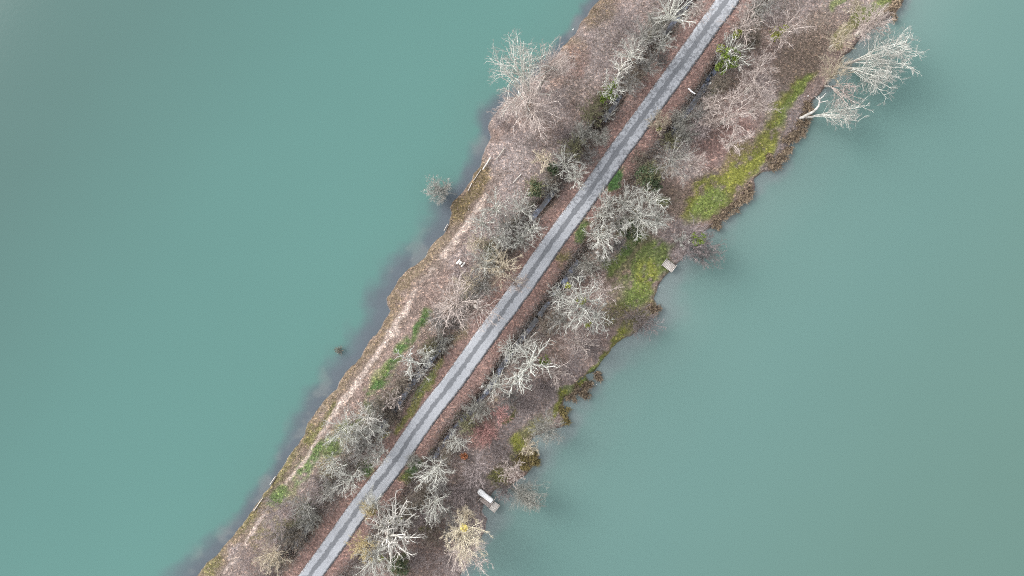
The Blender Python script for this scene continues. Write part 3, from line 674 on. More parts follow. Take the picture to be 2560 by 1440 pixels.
Bu(668,1345,36,3.5,'purple','purple-brown thicket above the straw-coloured round tree','haze')
Bu(790,1240,26,3,'purple','small purple-brown thicket above the grey arching tree','haze')
# ------------------------------------------------------------------ right of the road
T(1900,12,44,8,'crook','grey','dark grey-limbed tree at the top edge, right of the road', group=G2, trunkmat='trunk')
T(1862,62,58,9,'crook','pink','pinkish crooked tree right of the road near the top', group=G2, base=(1840,92), ivy=[MO(1842,85,12,.5)])
T(1962,82,60,9,'white','pink','pinkish-white tree with yellow moss at its heart, upper right', group=G2, base=(1925,102), ivy=[MO(1942,84,17,.45),MO(1962,72,10,.5)])
T(1835,132,56,8,'white','white','white-green tree with a large bright ivy crown right of the road', group=G2, ivy=[IV(1825,138,24,.6),IV(1835,155,18,.6),IV(1803,168,18,.4),MO(1800,120,10,.5)])
T(1900,165,44,6.5,'fine','pink','fine pinkish tree just right of the ivy crown', group=G2)
Bu(1880,100,34,3,'brown','dark bramble thicket between the two uppermost right trees')
T(1885,205,60,9,'crook','pink','wide pinkish crooked tree below the fine pinkish one', group=G2)
T(1835,285,66,9,'crook','pink','large pink-white crooked tree in the red litter, with heavy bent limbs', group=G2, base=(1800,310), dens=1.1)
T(1895,262,50,8,'pink','pink','pinkish tree whose tips reach the green moss strip', group=G2)
T(1785,258,38,7,'crook','pink','small crooked pink tree beside the pale blue ditch pool', group=G2)
T(1830,345,46,7,'crook','pink','pink-white tree with drooping arms below the large crooked one', group=G2)
T(1775,305,30,5,'fine','pink','thin pinkish tree between the ditch and the large crooked one', group=G2)
Bu(1702,300,34,3.5,'grey','grey shrub just below the pale blue ditch pool')
Bu(1645,308,30,3,'tan','pale tan-green shrub touching the right road edge', ivy=[MO(1648,318,9,.5)])
Bu(1712,338,32,3.5,'grey','grey shrub above the grey spider-shaped tree')
Bu(1745,330,28,3.5,'purple','pinkish shrub in the red litter right of the grey one')
T(1685,408,66,8,'fine','grey','grey spider-shaped tree with straight radiating branches', group=G2, base=(1668,402))
T(1738,412,34,6,'fine','pink','pinkish fan tree between the spider-shaped tree and the moss bank', group=G2)
tree('evergreen_shrub',1622,440,36,4,'bush','olive','dark green evergreen shrub between the bright green verge patch and the spider-shaped tree','shrub',ivy=[(1620,440,32,'evergreen','foliage',.55),(1640,462,18,'evergreen','foliage',.55)])
T(1515,500,28,7,'crook','white','narrow white-tipped tree at the right road edge beside the bright green patch', group=G2, base=(1520,535))
T(1500,545,40,6.5,'crook','white','pale crooked tree leaning to the road at the left of the white cluster', group=G2)
T(1562,505,44,7.5,'white','white','white tree at the top of the white cluster', group=G2)
T(1625,500,46,7,'crook','white','white-grey crooked tree at the upper right of the white cluster', group=G2)
T(1598,548,64,9.5,'white','white','largest and brightest white fan tree of the cluster above the lawn', group=G2, base=(1592,548), dens=1.35)
T(1645,545,36,6.5,'pink','white','pale tree at the right flank of the brightest white fan tree', group=G2)
T(1540,560,40,6.5,'white','grey','grey tree between the brightest fan tree and the road', group=G2)
T(1502,598,46,7.5,'white','white','white star-shaped tree at the lower left of the cluster', group=G2, base=(1498,590), dens=1.2)
Bu(1580,575,50,3,'olive','dark green undergrowth bush beneath the white cluster', ivy=[(1575,570,32,'evergreen','foliage',.4)])
Bu(1472,668,36,3.2,'grey','grey shrub over the ditch just below the white broken stump')
Bu(1505,640,36,3,'grey','grey twiggy shrub round the white broken stump')
T(1728,600,54,6,'bush','purple','broad purple-grey shore tree with a round green ivy ball', group=G2, base=(1712,622), ivy=[IV(1747,597,17,.8)], dens=1.2)
T(1772,628,46,4.5,'bush','purple','purple-grey tree hanging over the lake right of the wooden platform', group=G2, base=(1728,625), dens=1.2)
T(1702,600,26,6,'crook','white','small white star of branches inside the purple shore tree', group=G2, dens=.5)
Bu(1600,798,44,3.5,'purple','purple bush on the right bank between the lawn and the lake', dens=1.2)
Bu(1632,812,34,2.2,'purple','faint twigs reaching over the lake from the purple bank bush','haze',base=(1604,812),dens=.7)
T(1448,758,86,10,'crook','white','largest tangled whitish tree right of the road, with yellow-green moss', group=G2, ivy=[MO(1452,750,11,.6),MO(1470,810,9,.55),MO(1420,715,8,.6)], dens=1.4)
T(1405,740,42,7,'crook','white','pale tree at the ditch side of the largest tangled one', group=G2)
T(1500,730,50,7,'pink','pink','pinkish tree between the largest tangled one and the lawn', group=G2)
T(1495,795,50,7.5,'crook','white','pale twisted tree at the lower right of the largest tangled one', group=G2)
T(1405,800,46,7,'white','grey','grey-white fan tree above the dark right ditch', group=G2)
T(1445,850,54,7.5,'pink','pink','pinkish drooping tree below the largest tangled one', group=G2)
T(1312,855,36,7,'crook','palewood','white forked branch arching over the right ditch', group=G2, base=(1312,872), dens=.7)
T(1335,905,70,9,'dead','white','wide white antler-like tree with heavy arms, right of the lower ditch', group=G2, base=(1320,905), ivy=[IV(1365,902,15,.3)], dens=1.6)
T(1280,880,42,7,'crook','white','white crooked tree spread over the ditch left of the antler-like one', group=G2)
T(1300,945,46,7.5,'dead','white','white tree with drooping straight arms below the antler-like one', group=G2, dens=1.4)
T(1385,925,50,7,'pink','pink','pinkish tree between the antler-like tree and the shore moss', group=G2)
T(1240,965,42,6,'fine','white','pale feathery tree hanging over the lower right ditch', group=G2)
Bu(1195,1025,38,3.5,'grey','grey-olive shrub along the open stretch of right ditch')
Bu(1170,1060,28,3,'olive','olive shrub below the grey-olive one beside the open ditch')
Bu(1212,1088,34,3,'red','rusty red shrub in the lower right wood')
Bu(1255,1035,30,2.6,'red','fainter red shrub up the slope from the rusty red one','haze')
Bu(1160,1137,9,1.2,'orange','small bright orange bush below the rusty red shrub', ivy=[(1160,1137,10,'orange','foliage',.5)])
T(1142,1105,34,6,'fine','white','slim silvery tree at the lower end of the open ditch', group=G2, dens=.7)
T(1190,1170,48,5.5,'fine','purple','pinkish-grey tree below the orange bush', group=G2)
Bu(1180,1212,34,3,'purple','purple scrub up the slope from the white upturned boat','haze')
T(1368,1070,44,5.5,'bush','grey','grey-green feathery tree at the shore above the moss patch', group=G2, base=(1345,1068), dens=1.2)
T(1325,1120,26,5,'crook','tan','tan-white thin tree beside the yellow-green patch on the shore', group=G2)
T(1280,1178,38,5.5,'white','pink','pinkish tree on the shore above the white upturned boat', group=G2)
T(1322,1232,44,6,'bush','grey','grey-green tree leaning far over the lake right of the white upturned boat', group=G2, base=(1272,1218), dens=1.2, sect=(-20,70))
Bu(1255,1225,28,2.5,'purple','low purple shrub between the jetty and the leaning tree')
T(1082,1180,52,7.5,'white','white','pale round tree right of the road opposite the lower left cluster', group=G2, dens=1.2)
T(1085,1262,46,7,'white','white','pale grey-white tree below the round one', group=G2)
T(1118,1285,36,5.5,'fine','grey','grey tree below the pale grey-white one, toward the cream tree', group=G2)
Bu(1035,1150,22,2.5,'grey','small grey shrub near the right verge beside the green patch')
Bu(1120,1120,26,2.5,'brown','dark brown bramble where the right ditch ends')
T(1168,1345,60,11,'white','cream','cream crowned tree with a yellow heart on the shore below the jetty', group='tall shore trees', base=(1150,1290), dens=1.5, ivy=[(1160,1318,9,'goldmoss','moss',.75)])
T(1178,1385,60,10,'white','pink','pinkish-white tree leaning over the lake below the cream one', group='tall shore trees', base=(1140,1345), dens=1.2)
T(1165,1290,28,6,'crook','tan','small tan tree between the jetty and the cream tree', group=G2)
T(1110,1405,46,6,'fine','purple','purple-grey tree at the bottom edge left of the cream tree', group=G2)
Bu(1075,1330,34,3,'brown','low brown thicket with moss at its foot right of the big dead tree')
Bu(1065,1300,34,3,'purple','purple-brown thicket below the pale grey-white tree')
T(1005,1262,44,9,'dead','palewood','dead pale tree with one straight limb pointing up the road', group='dead pale trees', base=(990,1320), ivy=[MO(982,1302,8,.4),MO(998,1298,8,.4)])
T(950,1290,46,8,'dead','palewood','dead pale tree with broken stubs along the right road edge', group='dead pale trees', base=(970,1320))
T(1000,1350,60,10,'dead','palewood','heavy dead tree with thick bleached limbs near the bottom edge', group='dead pale trees', base=(965,1318), dens=1.5)
T(945,1400,60,9,'white','white','greenish-white tree at the bottom edge right of the road', group=G2, ivy=[MO(950,1395,10,.5)])
T(910,1360,40,7,'fine','gold','yellowish feathery tree beside the road near the bottom edge', group=G2)
T(925,1258,20,6,'fine','gold','small yellow-grey crown hanging over the right lane', group=G2, base=(950,1290))
T(935,1240,20,7,'fine','white','small whitish crown hanging over the road above the yellow-grey one', group=G2, base=(955,1280))
Bu(1000,1412,26,2.5,'olive','round dark green bush at the bottom edge among the dead trees', ivy=[(1000,1412,26,'evergreen','foliage',.5)])
Bu(1020,1270,34,3,'brown','dark brown thicket at the foot of the dead pale trees')
# top right shore
tree('bare_tree',2165,60,56,9,'white','pink','tan-pink shore tree at the upper right, branches sweeping along the bank','tree',base=(2140,90),group='tall shore trees')
tree('bare_tree',2195,52,44,7,'fine','pink','pinkish-white tree leaning over the lake in the upper right corner of the island','tree',base=(2170,80),group='tall shore trees')
tree('bare_tree',2222,132,74,8,'lace','white','pale tree reaching furthest out over the lake, upper right','tree',base=(2110,160),sect=(10,62),group='tall shore trees',dens=1.1)
tree('bare_tree',2185,190,62,6,'lace','white','pale tree stretched low over the water below the furthest-reaching one','tree',base=(2100,165),sect=(-25,50),group='tall shore trees')
tree('bare_tree',2080,170,46,7,'fine','tan','tan fan-shaped tree on the bank at the root of the overhanging trees','tree',base=(2070,210),group='tall shore trees')
tree('bare_tree',2108,228,46,5,'lace','pink','thin pale tree over the water below the tan fan-shaped one','tree',base=(2060,215),sect=(-10,80),group='tall shore trees',dens=.8)
tree('bare_tree',2098,100,40,6,'fine','tan','tan-grey tree between the green bank strip and the overhanging trees','tree',group='tall shore trees')
tree('bare_tree',2130,20,26,4,'fine','tan','small tan tree at the top edge beside the green bank strip','tree',group='tall shore trees')

for a in [(1640,60,34,3.5,'grey','grey shrub between the ditch and the second crooked tree from the top edge'),
 (1590,190,30,3,'brown','brown shrub just above the ivy-clad tree on the ditch side'),
 (1650,150,26,2.6,'twig_grey','small grey shrub touching the left verge near the small pale crooked tree'),
 (1500,255,30,2.8,'olive','olive shrub on the clearing side of the ivy-clad tree'),
 (1405,340,32,2.8,'purple','mauve shrub on the bleached clearing left of the olive-grey small tree'),
 (1470,395,30,3,'twig_grey','grey shrub between the olive-grey small tree and the left verge'),
 (1375,470,30,2.6,'grey','grey shrub hanging over the little left ditch pool'),
 (1380,440,26,2.6,'brown','brown shrub above the little left ditch pool'),
 (1225,620,34,3,'olive','dark olive shrub inside the cluster above the picnic bench'),
 (1150,690,30,2.6,'purple','mauve shrub below the picnic bench'),
 (1095,800,30,2.6,'twig_grey','grey shrub at the footpath side of the big beige fan tree'),
 (1075,870,28,2.4,'olive','olive shrub between the white broken-limbed tree and the lower ditch pool'),
 (940,1020,30,2.8,'grey','grey shrub where the bright green strip fades out'),
 (980,1045,26,2.6,'brown','brown shrub right of the white forked tree in the lower left cluster'),
 (800,1200,28,2.6,'purple','mauve shrub left of the pale drooping tree'),
 (720,1340,32,3,'twig_grey','grey shrub just above the lowest left ditch')]:
    Bu(*a[:6])
for a in [(1930,40,32,3,'purple','mauve shrub between the two pink trees at the top right'),
 (1800,210,28,2.6,'brown','dark brown shrub between the ivy crown and the black ditch mud'),
 (1745,290,28,2.6,'twig_grey','grey shrub right of the pale blue ditch pool'),
 (1675,350,28,2.6,'olive','olive shrub between the pale tan-green shrub and the spider-shaped tree'),
 (1600,400,28,2.6,'brown','brown shrub between the right verge and the dark evergreen shrub'),
 (1540,615,28,2.6,'twig_grey','grey shrub at the lawn side of the white star-shaped tree'),
 (1440,690,26,2.4,'twig_grey','small grey shrub over the ditch pool left of the largest tangled tree'),
 (1370,810,28,2.6,'brown','dark brown shrub in the black ditch left of the grey-white fan tree'),
 (1480,870,32,2.6,'purple','mauve shrub between the pinkish drooping tree and the shore moss'),
 (1360,970,32,2.8,'purple','mauve shrub below the wide antler-like tree'),
 (1420,920,30,2.4,'purple','mauve shrub inland of the brightest shore moss'),
 (1270,990,32,2.8,'twig_grey','grey shrub right of the feathery tree over the lower ditch'),
 (1310,1010,30,2.2,'purple','mauve scrub on the open slope above the yellow-green patch'),
 (1240,1130,34,2.6,'purple','mauve scrub on the slope right of the rusty red shrub'),
 (1150,1235,34,2.8,'purple','mauve shrub left of the white upturned boat'),
 (1125,1330,30,2.6,'twig_grey','grey shrub left of the cream tree'),
 (1040,1400,32,2.6,'purple','mauve shrub at the bottom edge right of the dark green bush'),
 (1050,1230,30,2.8,'brown','brown shrub between the two pale round trees and the right verge'),
 (1100,1220,30,2.8,'twig_grey','grey shrub filling the gap between the pale round tree and the one below it')]:
    Bu(*a[:6])
# ------------------------------------------------------------------ leaning birch with thick white trunk
def log(kind, pts, r0, r1, mat, label, cat, zs=None, group=None, stubs=()):
    "a lying or leaning round timber through plan points (x,y,z)"
    Pn = np.array([pt(x, y, z) for x, y, z in pts]); B = Pn[0].copy(); rng = np.random.default_rng(len(label))
    s = np.linspace(0, len(Pn)-1, 4*len(Pn)); i = np.clip(s.astype(int), 0, len(Pn)-2); f = (s-i)[:, None]
    Q = Pn[i]*(1-f)+Pn[i+1]*f-B; Q = Q+rng.normal(0, r0*.12, Q.shape)
    A = Acc(); V, F = tubes(Q[None], (np.linspace(r0, r1, len(Q))*rng.uniform(.92, 1.08, len(Q)))[None], 8); A.add(V, F)
    for e in (0, -1):     # closed ends
        c = Q[e]; ring = V[(0 if e == 0 else (len(Q)-1)*8):][:8]; m = len(ring)
        A.add(ring, np.array([[0, 1, 2, 3], [0, 3, 4, 7], [4, 5, 6, 7]]))
    for (t, az, el, L, r) in stubs:
        k = int(t*(len(Q)-1)); d = np.array([math.cos(az)*math.cos(el), math.sin(az)*math.cos(el), math.sin(el)])
        S_ = Q[k]+d*np.linspace(0, L, 5)[:, None]+rng.normal(0, .04*L, (5, 3))*np.linspace(0, 1, 5)[:, None]; A.add(*tubes(S_[None], np.linspace(r, r*.4, 5)[None], 6))
    o = A.obj(kind, M[mat]); o.location = tuple(B)
    return tag(o, label, cat, group)
tree('bare_tree',2122,278,38,5.5,'lace','white','small pale crown reaching low over the water beyond the bleached bent trunk','tree',base=(2003,296),sect=(-35,60),group='tall shore trees',dens=.9,trunkmat='palewood')
log('bent_trunk', [(2000,296,.4),(2018,287,1.4),(2036,277,2.6),(2047,264,3.2),(2050,250,3.8),(2047,242,4.1)], .23, .10, 'palewood', 'thick bleached bent trunk rising from the reeds of the upper right bank', 'dead trunk', stubs=[(.7,.2,.3,1.2,.10),(.8,2.6,.2,1.0,.08),(.85,.8,.5,1.3,.07)])
# white broken stump with pollarded heads
def stump():
    B = pt(1492, 645, 0); B[2] = float(ground_z(B[0], B[1])[0]); root = empty('tree_stump', B)
    tag(root, 'bright white broken stump with three lopped heads above the right ditch', 'stump')
    A = Acc(); A.add(*tubes(np.array([[[0, 0, -.2], [.02, .05, .6], [.0, .1, 1.2], [.05, .1, 1.7]]]), np.array([[.34, .28, .26, .24]]), 10)); A.obj('trunk', M['palewood'], root)
    rng = np.random.default_rng(5)
    for dx, dy, dz, r in ((-.35, .75, 2.6, .16), (-.1, .15, 2.2, .2), (.75, -.05, 2.4, .17), (.35, -.35, 2.0, .14)):
        A = Acc(); e = np.array([dx, dy, dz]); s = np.array([.03, .1, 1.5])
        t = np.linspace(0, 1, 6)[:, None]; P = s*(1-t)+e*t+rng.normal(0, .04, (6, 3)); A.add(*tubes(P[None], np.array([[r*.8, r*.75, r*.8, r*.9, r*1.05, r*.2]]), 8))
        for q in range(5):
            d = rng.normal(0, 1, 3); d[2] = abs(d[2])*.5; d /= np.linalg.norm(d); A.add(*tubes((e+d*np.linspace(0, .38, 3)[:, None])[None], np.array([[.09, .08, .03]]), 6))
        A.obj('branch', M['palewood'], root)
stump()
log('fallen_log', [(1227,393,.75),(1218,408,.72),(1207,424,.66)], .13, .10, 'palewood', 'straight white log lying on the left bank beside the water', 'log')
log('fallen_log', [(1262,370,.9),(1252,384,.88),(1240,400,.86)], .11, .07, 'trunk', 'dark weathered pole lying on the litter right of the white log', 'log')
log('fallen_branch', [(1303,436,.95),(1292,447,.95),(1283,457,.92)], .07, .04, 'palewood', 'thin pale fallen branch on the litter below the bleached clearing', 'branch')
log('timber_post', [(1721,222,.95),(1729,229,1.05),(1738,235,1.0)], .12, .11, 'paint', 'short straight white post lying in red litter right of the road', 'post')
log('fallen_branch', [(1022,889,1.4),(1031,883,1.5)], .14, .12, 'palewood', 'short thick pale branch stub caught in the broken-limbed white tree', 'branch')
log('fallen_branch', [(1098,1272,.9),(1104,1265,.9)], .05, .04, 'palewood', 'small pale stick on the ground right of the dead trees', 'branch')
# bank edging boards along the left waterline
def board(x0, y0, x1, y1, label):
    a, b_ = pt(x0, y0, .2), pt(x1, y1, .2); d = b_-a; L = np.hypot(*d[:2]); c = (a+b_)/2
    V = np.array([[sx*L/2, sy*.05, sz*.17] for sx in (-1, 1) for sy in (-1, 1) for sz in (-1, 1)]); V[:, 1] += np.where(V[:, 0] > 0, .02, 0)
    F = np.array([[0, 1, 3, 2], [4, 6, 7, 5], [0, 4, 5, 1], [2, 3, 7, 6], [0, 2, 6, 4], [1, 5, 7, 3]])
    o = mesh_np('edging_board', V, F, M['deckpale']); o.location = (c[0], c[1], .34); o.rotation_euler[2] = math.atan2(d[1], d[0])
    tag(o, label, 'board', 'timber edging boards on the left shore')
board(1203,424,1184,452,'pale edging board on the left waterline just below the white log')
board(1180,458,1170,478,'pale edging board on the left waterline level with the bush in the lake')
board(1120,560,1110,577,'short pale edging board on the left waterline at the left bank bend')
board(658,1244,636,1275,'longer pale edging board on the left waterline near the photo bottom')
board(690,1190,676,1210,'short pale edging board on the lower left waterline, upper one of two')

# ------------------------------------------------------------------ wooden platform on the right bank
def box(A, c, s, rz=0, tap=0):
    V = np.array([[sx*s[0]/2, sy*s[1]/2, sz*s[2]/2] for sx in (-1, 1) for sy in (-1, 1) for sz in (-1, 1)], float)
    cr, sr = math.cos(rz), math.sin(rz); V = np.c_[V[:, 0]*cr-V[:, 1]*sr, V[:, 0]*sr+V[:, 1]*cr, V[:, 2]]+np.array(c)
    A.add(V, np.array([[0, 1, 3, 2], [4, 6, 7, 5], [0, 4, 5, 1], [2, 3, 7, 6], [0, 2, 6, 4], [1, 5, 7, 3]]))
def platform():
    c = pt(1673, 664, .75); root = empty('fishing_platform', (c[0], c[1], 0)); root.rotation_euler[2] = math.radians(-37)
    tag(root, 'small square wooden fishing platform at the right lawn edge', 'platform')
    A = Acc()
    for i in range(7): box(A, (-.72+.24*i, 0, .72), (.225, 1.25, .035))
    A.obj('deck_board', M['deckpale'], root, False)
    A = Acc()
    for y in (-.5, 0, .5): box(A, (0, y, .64), (1.62, .08, .10))
    A.obj('frame', M['deck'], root, False)
    A = Acc(); box(A, (-.93, 0, .76), (.12, 1.42, .10)); A.obj('rail', M['deckpale'], root, False)
    A = Acc(); box(A, (.90, .06, .78), (.10, 1.40, .08)); A.obj('rail', M['deckpale'], root, False)
    for x, y in ((-.8, -.6), (-.8, .6), (.8, -.6), (.8, .6)):
        A = Acc(); A.add(*tubes(np.array([[[x, y, -.8], [x, y, .3], [x, y, .62]]]), np.full((1, 3), .06), 8)); A.obj('post', M['deck'], root)
platform()
# ------------------------------------------------------------------ jetty and upturned white boat
def jetty():
    c = pt(1219, 1256, .8); root = empty('wooden_jetty', (c[0], c[1], 0)); root.rotation_euler[2] = math.radians(-38)
    tag(root, 'greyish slatted wooden jetty on the lower right shore beside the white boat', 'jetty')
    A = Acc()
    for i in range(8): box(A, (-.20, -.48+.13*i, .78), (2.1 if i < 4 else 1.9, .112, .035))
    A.obj('deck_board', M['deck'], root, False)
    A = Acc()
    for i in range(9): box(A, (.92+.105*i-.1, .08, .80+.003), (.075, 1.42, .04))
    A.obj('deck_slat', M['deckpale'], root, False)
    A = Acc()
    for y in (-.58, .70): box(A, (1.2, y, .70), (1.1, .07, .12))
    for y in (-.42, .4): box(A, (-.2, y, .70), (2.1, .07, .12))
    A.obj('frame', M['deck'], root, False)
    for nm, cc, s in (('rail', (1.78, .08, .86), (.09, 1.55, .08)), ('rail', (-1.28, -.15, .88), (.07, 1.35, .08)), ('rail', (.52, .75, 1.15), (.05, 1.25, .05))):
        A = Acc(); box(A, cc, s); A.obj(nm, M['deckpale'], root, False)
    for x, y, h in ((-1.28, -.7, .9), (-1.28, .45, .9), (.5, -.6, .75), (1.7, -.62, .9), (1.7, .75, .9), (.52, 1.3, 1.2), (.5, .7, 1.2)):
        A = Acc(); A.add(*tubes(np.array([[[x, y, -1.0], [x, y, .2], [x, y, h]]]), np.full((1, 3), .055), 8)); A.obj('post', M['deck'], root)
jetty()
def boat():
    c = pt(1213, 1239, 1.0); root = empty('small_boat', (c[0], c[1], 1.05)); root.rotation_euler[2] = math.radians(-38)
    tag(root, 'narrow bright white upturned boat lying along the wooden jetty', 'boat')
    # flat-bottomed punt turned over: lofted sections, chamfered bow, stepped side
    xs = [-1.36, -1.30, -1.05, -.45, -.38, .4, 1.1, 1.30, 1.36]; hwid = [.22, .33, .42, .43, .37, .37, .37, .36, .30]; top = [.18, .25, .27, .27, .27, .27, .27, .25, .20]
    V = []
    for x, h, t in zip(xs, hwid, top): V += [(x, -h, -.12), (x, -h*.98, t*.55), (x, -h*.95, t), (x, h*.95, t), (x, h*.98, t*.55), (x, h, -.12)]
    F = []
    for i in range(len(xs)-1):
        for j in range(5): a = i*6+j; F.append([a, a+6, a+7, a+1])
    F += [[0, 1, 4, 5], [1, 2, 3, 4], [48, 53, 52, 49], [49, 52, 51, 50]]
    mesh_np('hull', np.array(V), np.array(F), M['paint'], root)
    A = Acc()
    for y in (-.2, .2): box(A, (0, y, .285), (2.0, .04, .03))
    A.obj('keel_strip', M['paint'], root, False)
    A = Acc(); box(A, (1.375, 0, .02), (.03, .42, .16)); A.obj('transom', M['paint'], root, False)
boat()
# ------------------------------------------------------------------ white picnic bench by the path
def picnic():
    c = pt(1152, 659, .9); g = float(ground_z(c[0], c[1])[0]); root = empty('picnic_table', (c[0], c[1], g)); root.rotation_euler[2] = math.radians(52)
    tag(root, 'small white concrete picnic table with bench slabs by the left footpath', 'picnic table')
    A = Acc(); box(A, (0, .42, .44), (.85, .30, .08)); A.obj('bench', M['concrete'], root, False)
    A = Acc(); box(A, (.08, -.42, .44), (.85, .26, .08)); A.obj('bench', M['concrete'], root, False)
    A = Acc(); box(A, (.05, 0, .74), (.55, .34, .07)); A.obj('table_top', M['concrete'], root, False)
    A = Acc(); box(A, (.05, 0, .35), (.30, .24, .70)); A.obj('pedestal', M['concrete'], root, False)
    for y in (.42, -.42):
        for x in (-.28, .33):
            A = Acc(); box(A, (x, y, .20), (.12, .22, .40)); A.obj('leg', M['concrete'], root, False)
picnic()
# ------------------------------------------------------------------ pale stones
def stone(x, y, r, label, z=None, grp='scattered pale stones'):
    rng = np.random.default_rng(int(x*3+y)); p = pt(x, y, .6); g = float(ground_z(p[0], p[1])[0]) if z is None else z
    th = np.linspace(0, 2*np.pi, 9)[:-1]; V = []; 
    for k, (ph, s) in enumerate(((-.8, .6), (-.2, 1), (.35, .85), (.9, .35))):
        V += [(math.cos(t)*s*r*rng.uniform(.75, 1.15), math.sin(t)*s*r*.7*rng.uniform(.75, 1.15), ph*r*.6) for t in th]
    F = [[k*8+j, k*8+(j+1) % 8, (k+1)*8+(j+1) % 8, (k+1)*8+j] for k in range(3) for j in range(8)]+[[24, 25, 26, 27], [24, 27, 28, 31], [28, 29, 30, 31]]
    o = mesh_np('stone', np.array(V), np.array(F), M['stone'], smooth=True); o.location = (p[0], p[1], g+r*.25); o.rotation_euler[2] = rng.uniform(0, 3)
    tag(o, label, 'stone', grp)
stone(1778,207,.24,'white curved lump in the dark ditch mud right of the road, upper one')
stone(1766,222,.13,'small white stone in the dark ditch mud, just below the curved lump')
stone(2022,239,.16,'pale stone in the purple mud at the root of the upper right shore trees')
stone(1205,966,.22,'white stone at the top end of the open lower right ditch')
stone(1186,1003,.12,'small round white stone on the edge of the open right ditch')
stone(1492,962,.10,'tiny white stone in the right shallows, upper one of two',.0)
stone(1480,973,.09,'tiny white stone in the right shallows, lower one of two',.0)
stone(1317,1167,.14,'pale stone among the olive reeds above the jetty')
stone(1434,70,.15,'whitish stone at the left waterline near the top',-.02)
stone(1172,523,.09,'tiny white stone on the straw bank beside the left footpath')
stone(1651,717,.10,'tiny white stone at the lawn edge on the right waterline',.02)
# ------------------------------------------------------------------ sedge tussocks along the right waterline
def tussock(x, y, r, az, label, mat='sedge', n=None, grp='brown sedge tussocks on the right shore'):
    rng = np.random.default_rng(int(x+y*7)); rm = r/PXM; n = n or int(190*rm*rm+160)
    c = pt(x, y, .4); g = max(.0, float(ground_z(c[0], c[1])[0]))
    n0 = 7; s = rng.normal(0, .42*rm, (n, 3))*np.array([1, 1, 0]); a = math.radians(az)+rng.normal(0, .75, n)
    clump = rng.integers(0, n0, n); ca = rng.uniform(-.9, .9, n0); a = a+ca[clump]*.7
    cc = rng.normal(0, .45*rm, (n0, 2)); s[:, :2] = s[:, :2]*.45+cc[clump]
    L = rng.uniform(.5, 1.0, n)*max(.7, rm*.75); t = np.linspace(0, 1, 5)[None, :]
    out = L[:, None]*(t**1.5)*.95; up = .75*L[:, None]*np.sin(t*np.pi*.72)*rng.uniform(.6, 1.1, (n, 1))
    P = np.stack([s[:, 0:1]+np.cos(a)[:, None]*out, s[:, 1:2]+np.sin(a)[:, None]*out, up], -1)
    w_ = rng.uniform(.018, .04, n)[:, None]*np.array([1, 1, .9, .7, .25])[None]
    A = Acc(); A.add(*tubes(P, w_, 3))
    o = A.obj('sedge_tussock', M[mat], None, False); o.location = (c[0], c[1], g); tag(o, label, 'sedge', grp)
TS = [(2243,12,16,-30,'at the top right corner of the island'),(2228,28,14,-30,'just below the topmost one, upper right corner'),
 (2018,262,14,-40,'directly above the thick bent trunk'),(2012,285,15,-30,'at the root of the thick bent trunk'),(2002,312,17,-30,'below the thick bent trunk'),
 (1992,335,15,-25,'third below the thick bent trunk'),(1978,352,16,-35,'where the right bank turns in beside the narrow moss strip'),(1966,372,14,-35,'above the pale straw-coloured reeds of the moss bank'),
 (1952,395,16,-35,'beside the widest part of the moss bank'),(1936,412,15,-50,'just above the small inlet'),(1925,398,12,-70,'inland of the inlet, among red litter'),
 (1875,474,15,-45,'just below the small inlet'),(1862,490,14,-50,'second below the small inlet'),(1845,505,13,-45,'third below the small inlet'),
 (1826,520,13,-50,'outside the green foot of the moss bank'),(1808,540,15,-45,'above the purple shore tree'),(1790,556,15,-45,'touching the top of the purple shore tree'),
 (1634,772,16,-40,'on the point above the purple bank bush'),(1497,941,15,-50,'standing alone in the murky right shallows'),(1460,962,17,-45,'at the end of the bright shore moss'),
 (1445,980,17,-60,'below the end of the bright shore moss'),(1428,990,12,-80,'third from the end of the bright shore moss')]
for x, y, r, az, t in TS: tussock(x, y, r, az, 'brown drooping sedge tussock '+t)
for x, y, r, az, t in [(1405,1022,15,-60,'above the grey-green feathery shore tree'),(1412,1052,15,-50,'right of the grey-green feathery shore tree'),
 (1330,1140,17,-50,'below the yellow-green shore patch'),(1312,1158,17,-60,'inland of the jetty side, lower of the yellow-green patch pair'),(1340,1155,12,-30,'outermost below the murky inlet'),(1300,1140,14,-70,'touching the yellow-green shore patch')]:
    tussock(x, y, r, az, 'olive-brown sedge tussock '+t, 'sedge_olive', grp='olive-brown sedge tussocks on the lower right shore')

# ------------------------------------------------------------------ uncountable cover
rng = np.random.default_rng(99)
def scatter(n, accept):
    y = rng.uniform(-50, 50, n); c = np.interp(y, ys, xcen); x = c+rng.uniform(-30, 30, n)
    _, ol, _ = dist_line(x, y, LSw); _, orr, _ = dist_line(x, y, RSw); d = np.minimum(ol, -orr)
    q, rd, _ = dist_line(x, y, RCs)
    m = accept(x, y, d, rd, ol, orr); return x[m], y[m]
def undergrowth(name, n, acc, mat, L0, L1, r):
    x, y = scatter(n, acc); k = len(x); z = ground_z(x, y); p = np.c_[x, y, z]
    a = rng.uniform(0, 6.283, k); el = rng.uniform(.15, 1.1, k); d = np.c_[np.cos(a)*np.cos(el), np.sin(a)*np.cos(el), np.sin(el)]
    P = poly_grow(rng, p, d, rng.uniform(L0, L1, k), 4, .28, -.10)
    rr = (rng.uniform(.6, 1.2, k)*r)[:, None]*np.linspace(1, .4, 5)[None]
    A = Acc(); A.add(*tubes(P, rr, 3)); o = A.obj(name, M[mat], None, False); return o
def dens_(x, y, lo, hi, sc, sd): 
    v = fbm(x, y, sc, sd); return rng.uniform(0, 1, len(x)) < sst(lo, hi, v)
dz = lambda rd: np.exp(-((np.abs(rd)-DO-.2)/2.2)**2)*(1-.85*np.exp(-((np.abs(rd)-DO)/.8)**2))
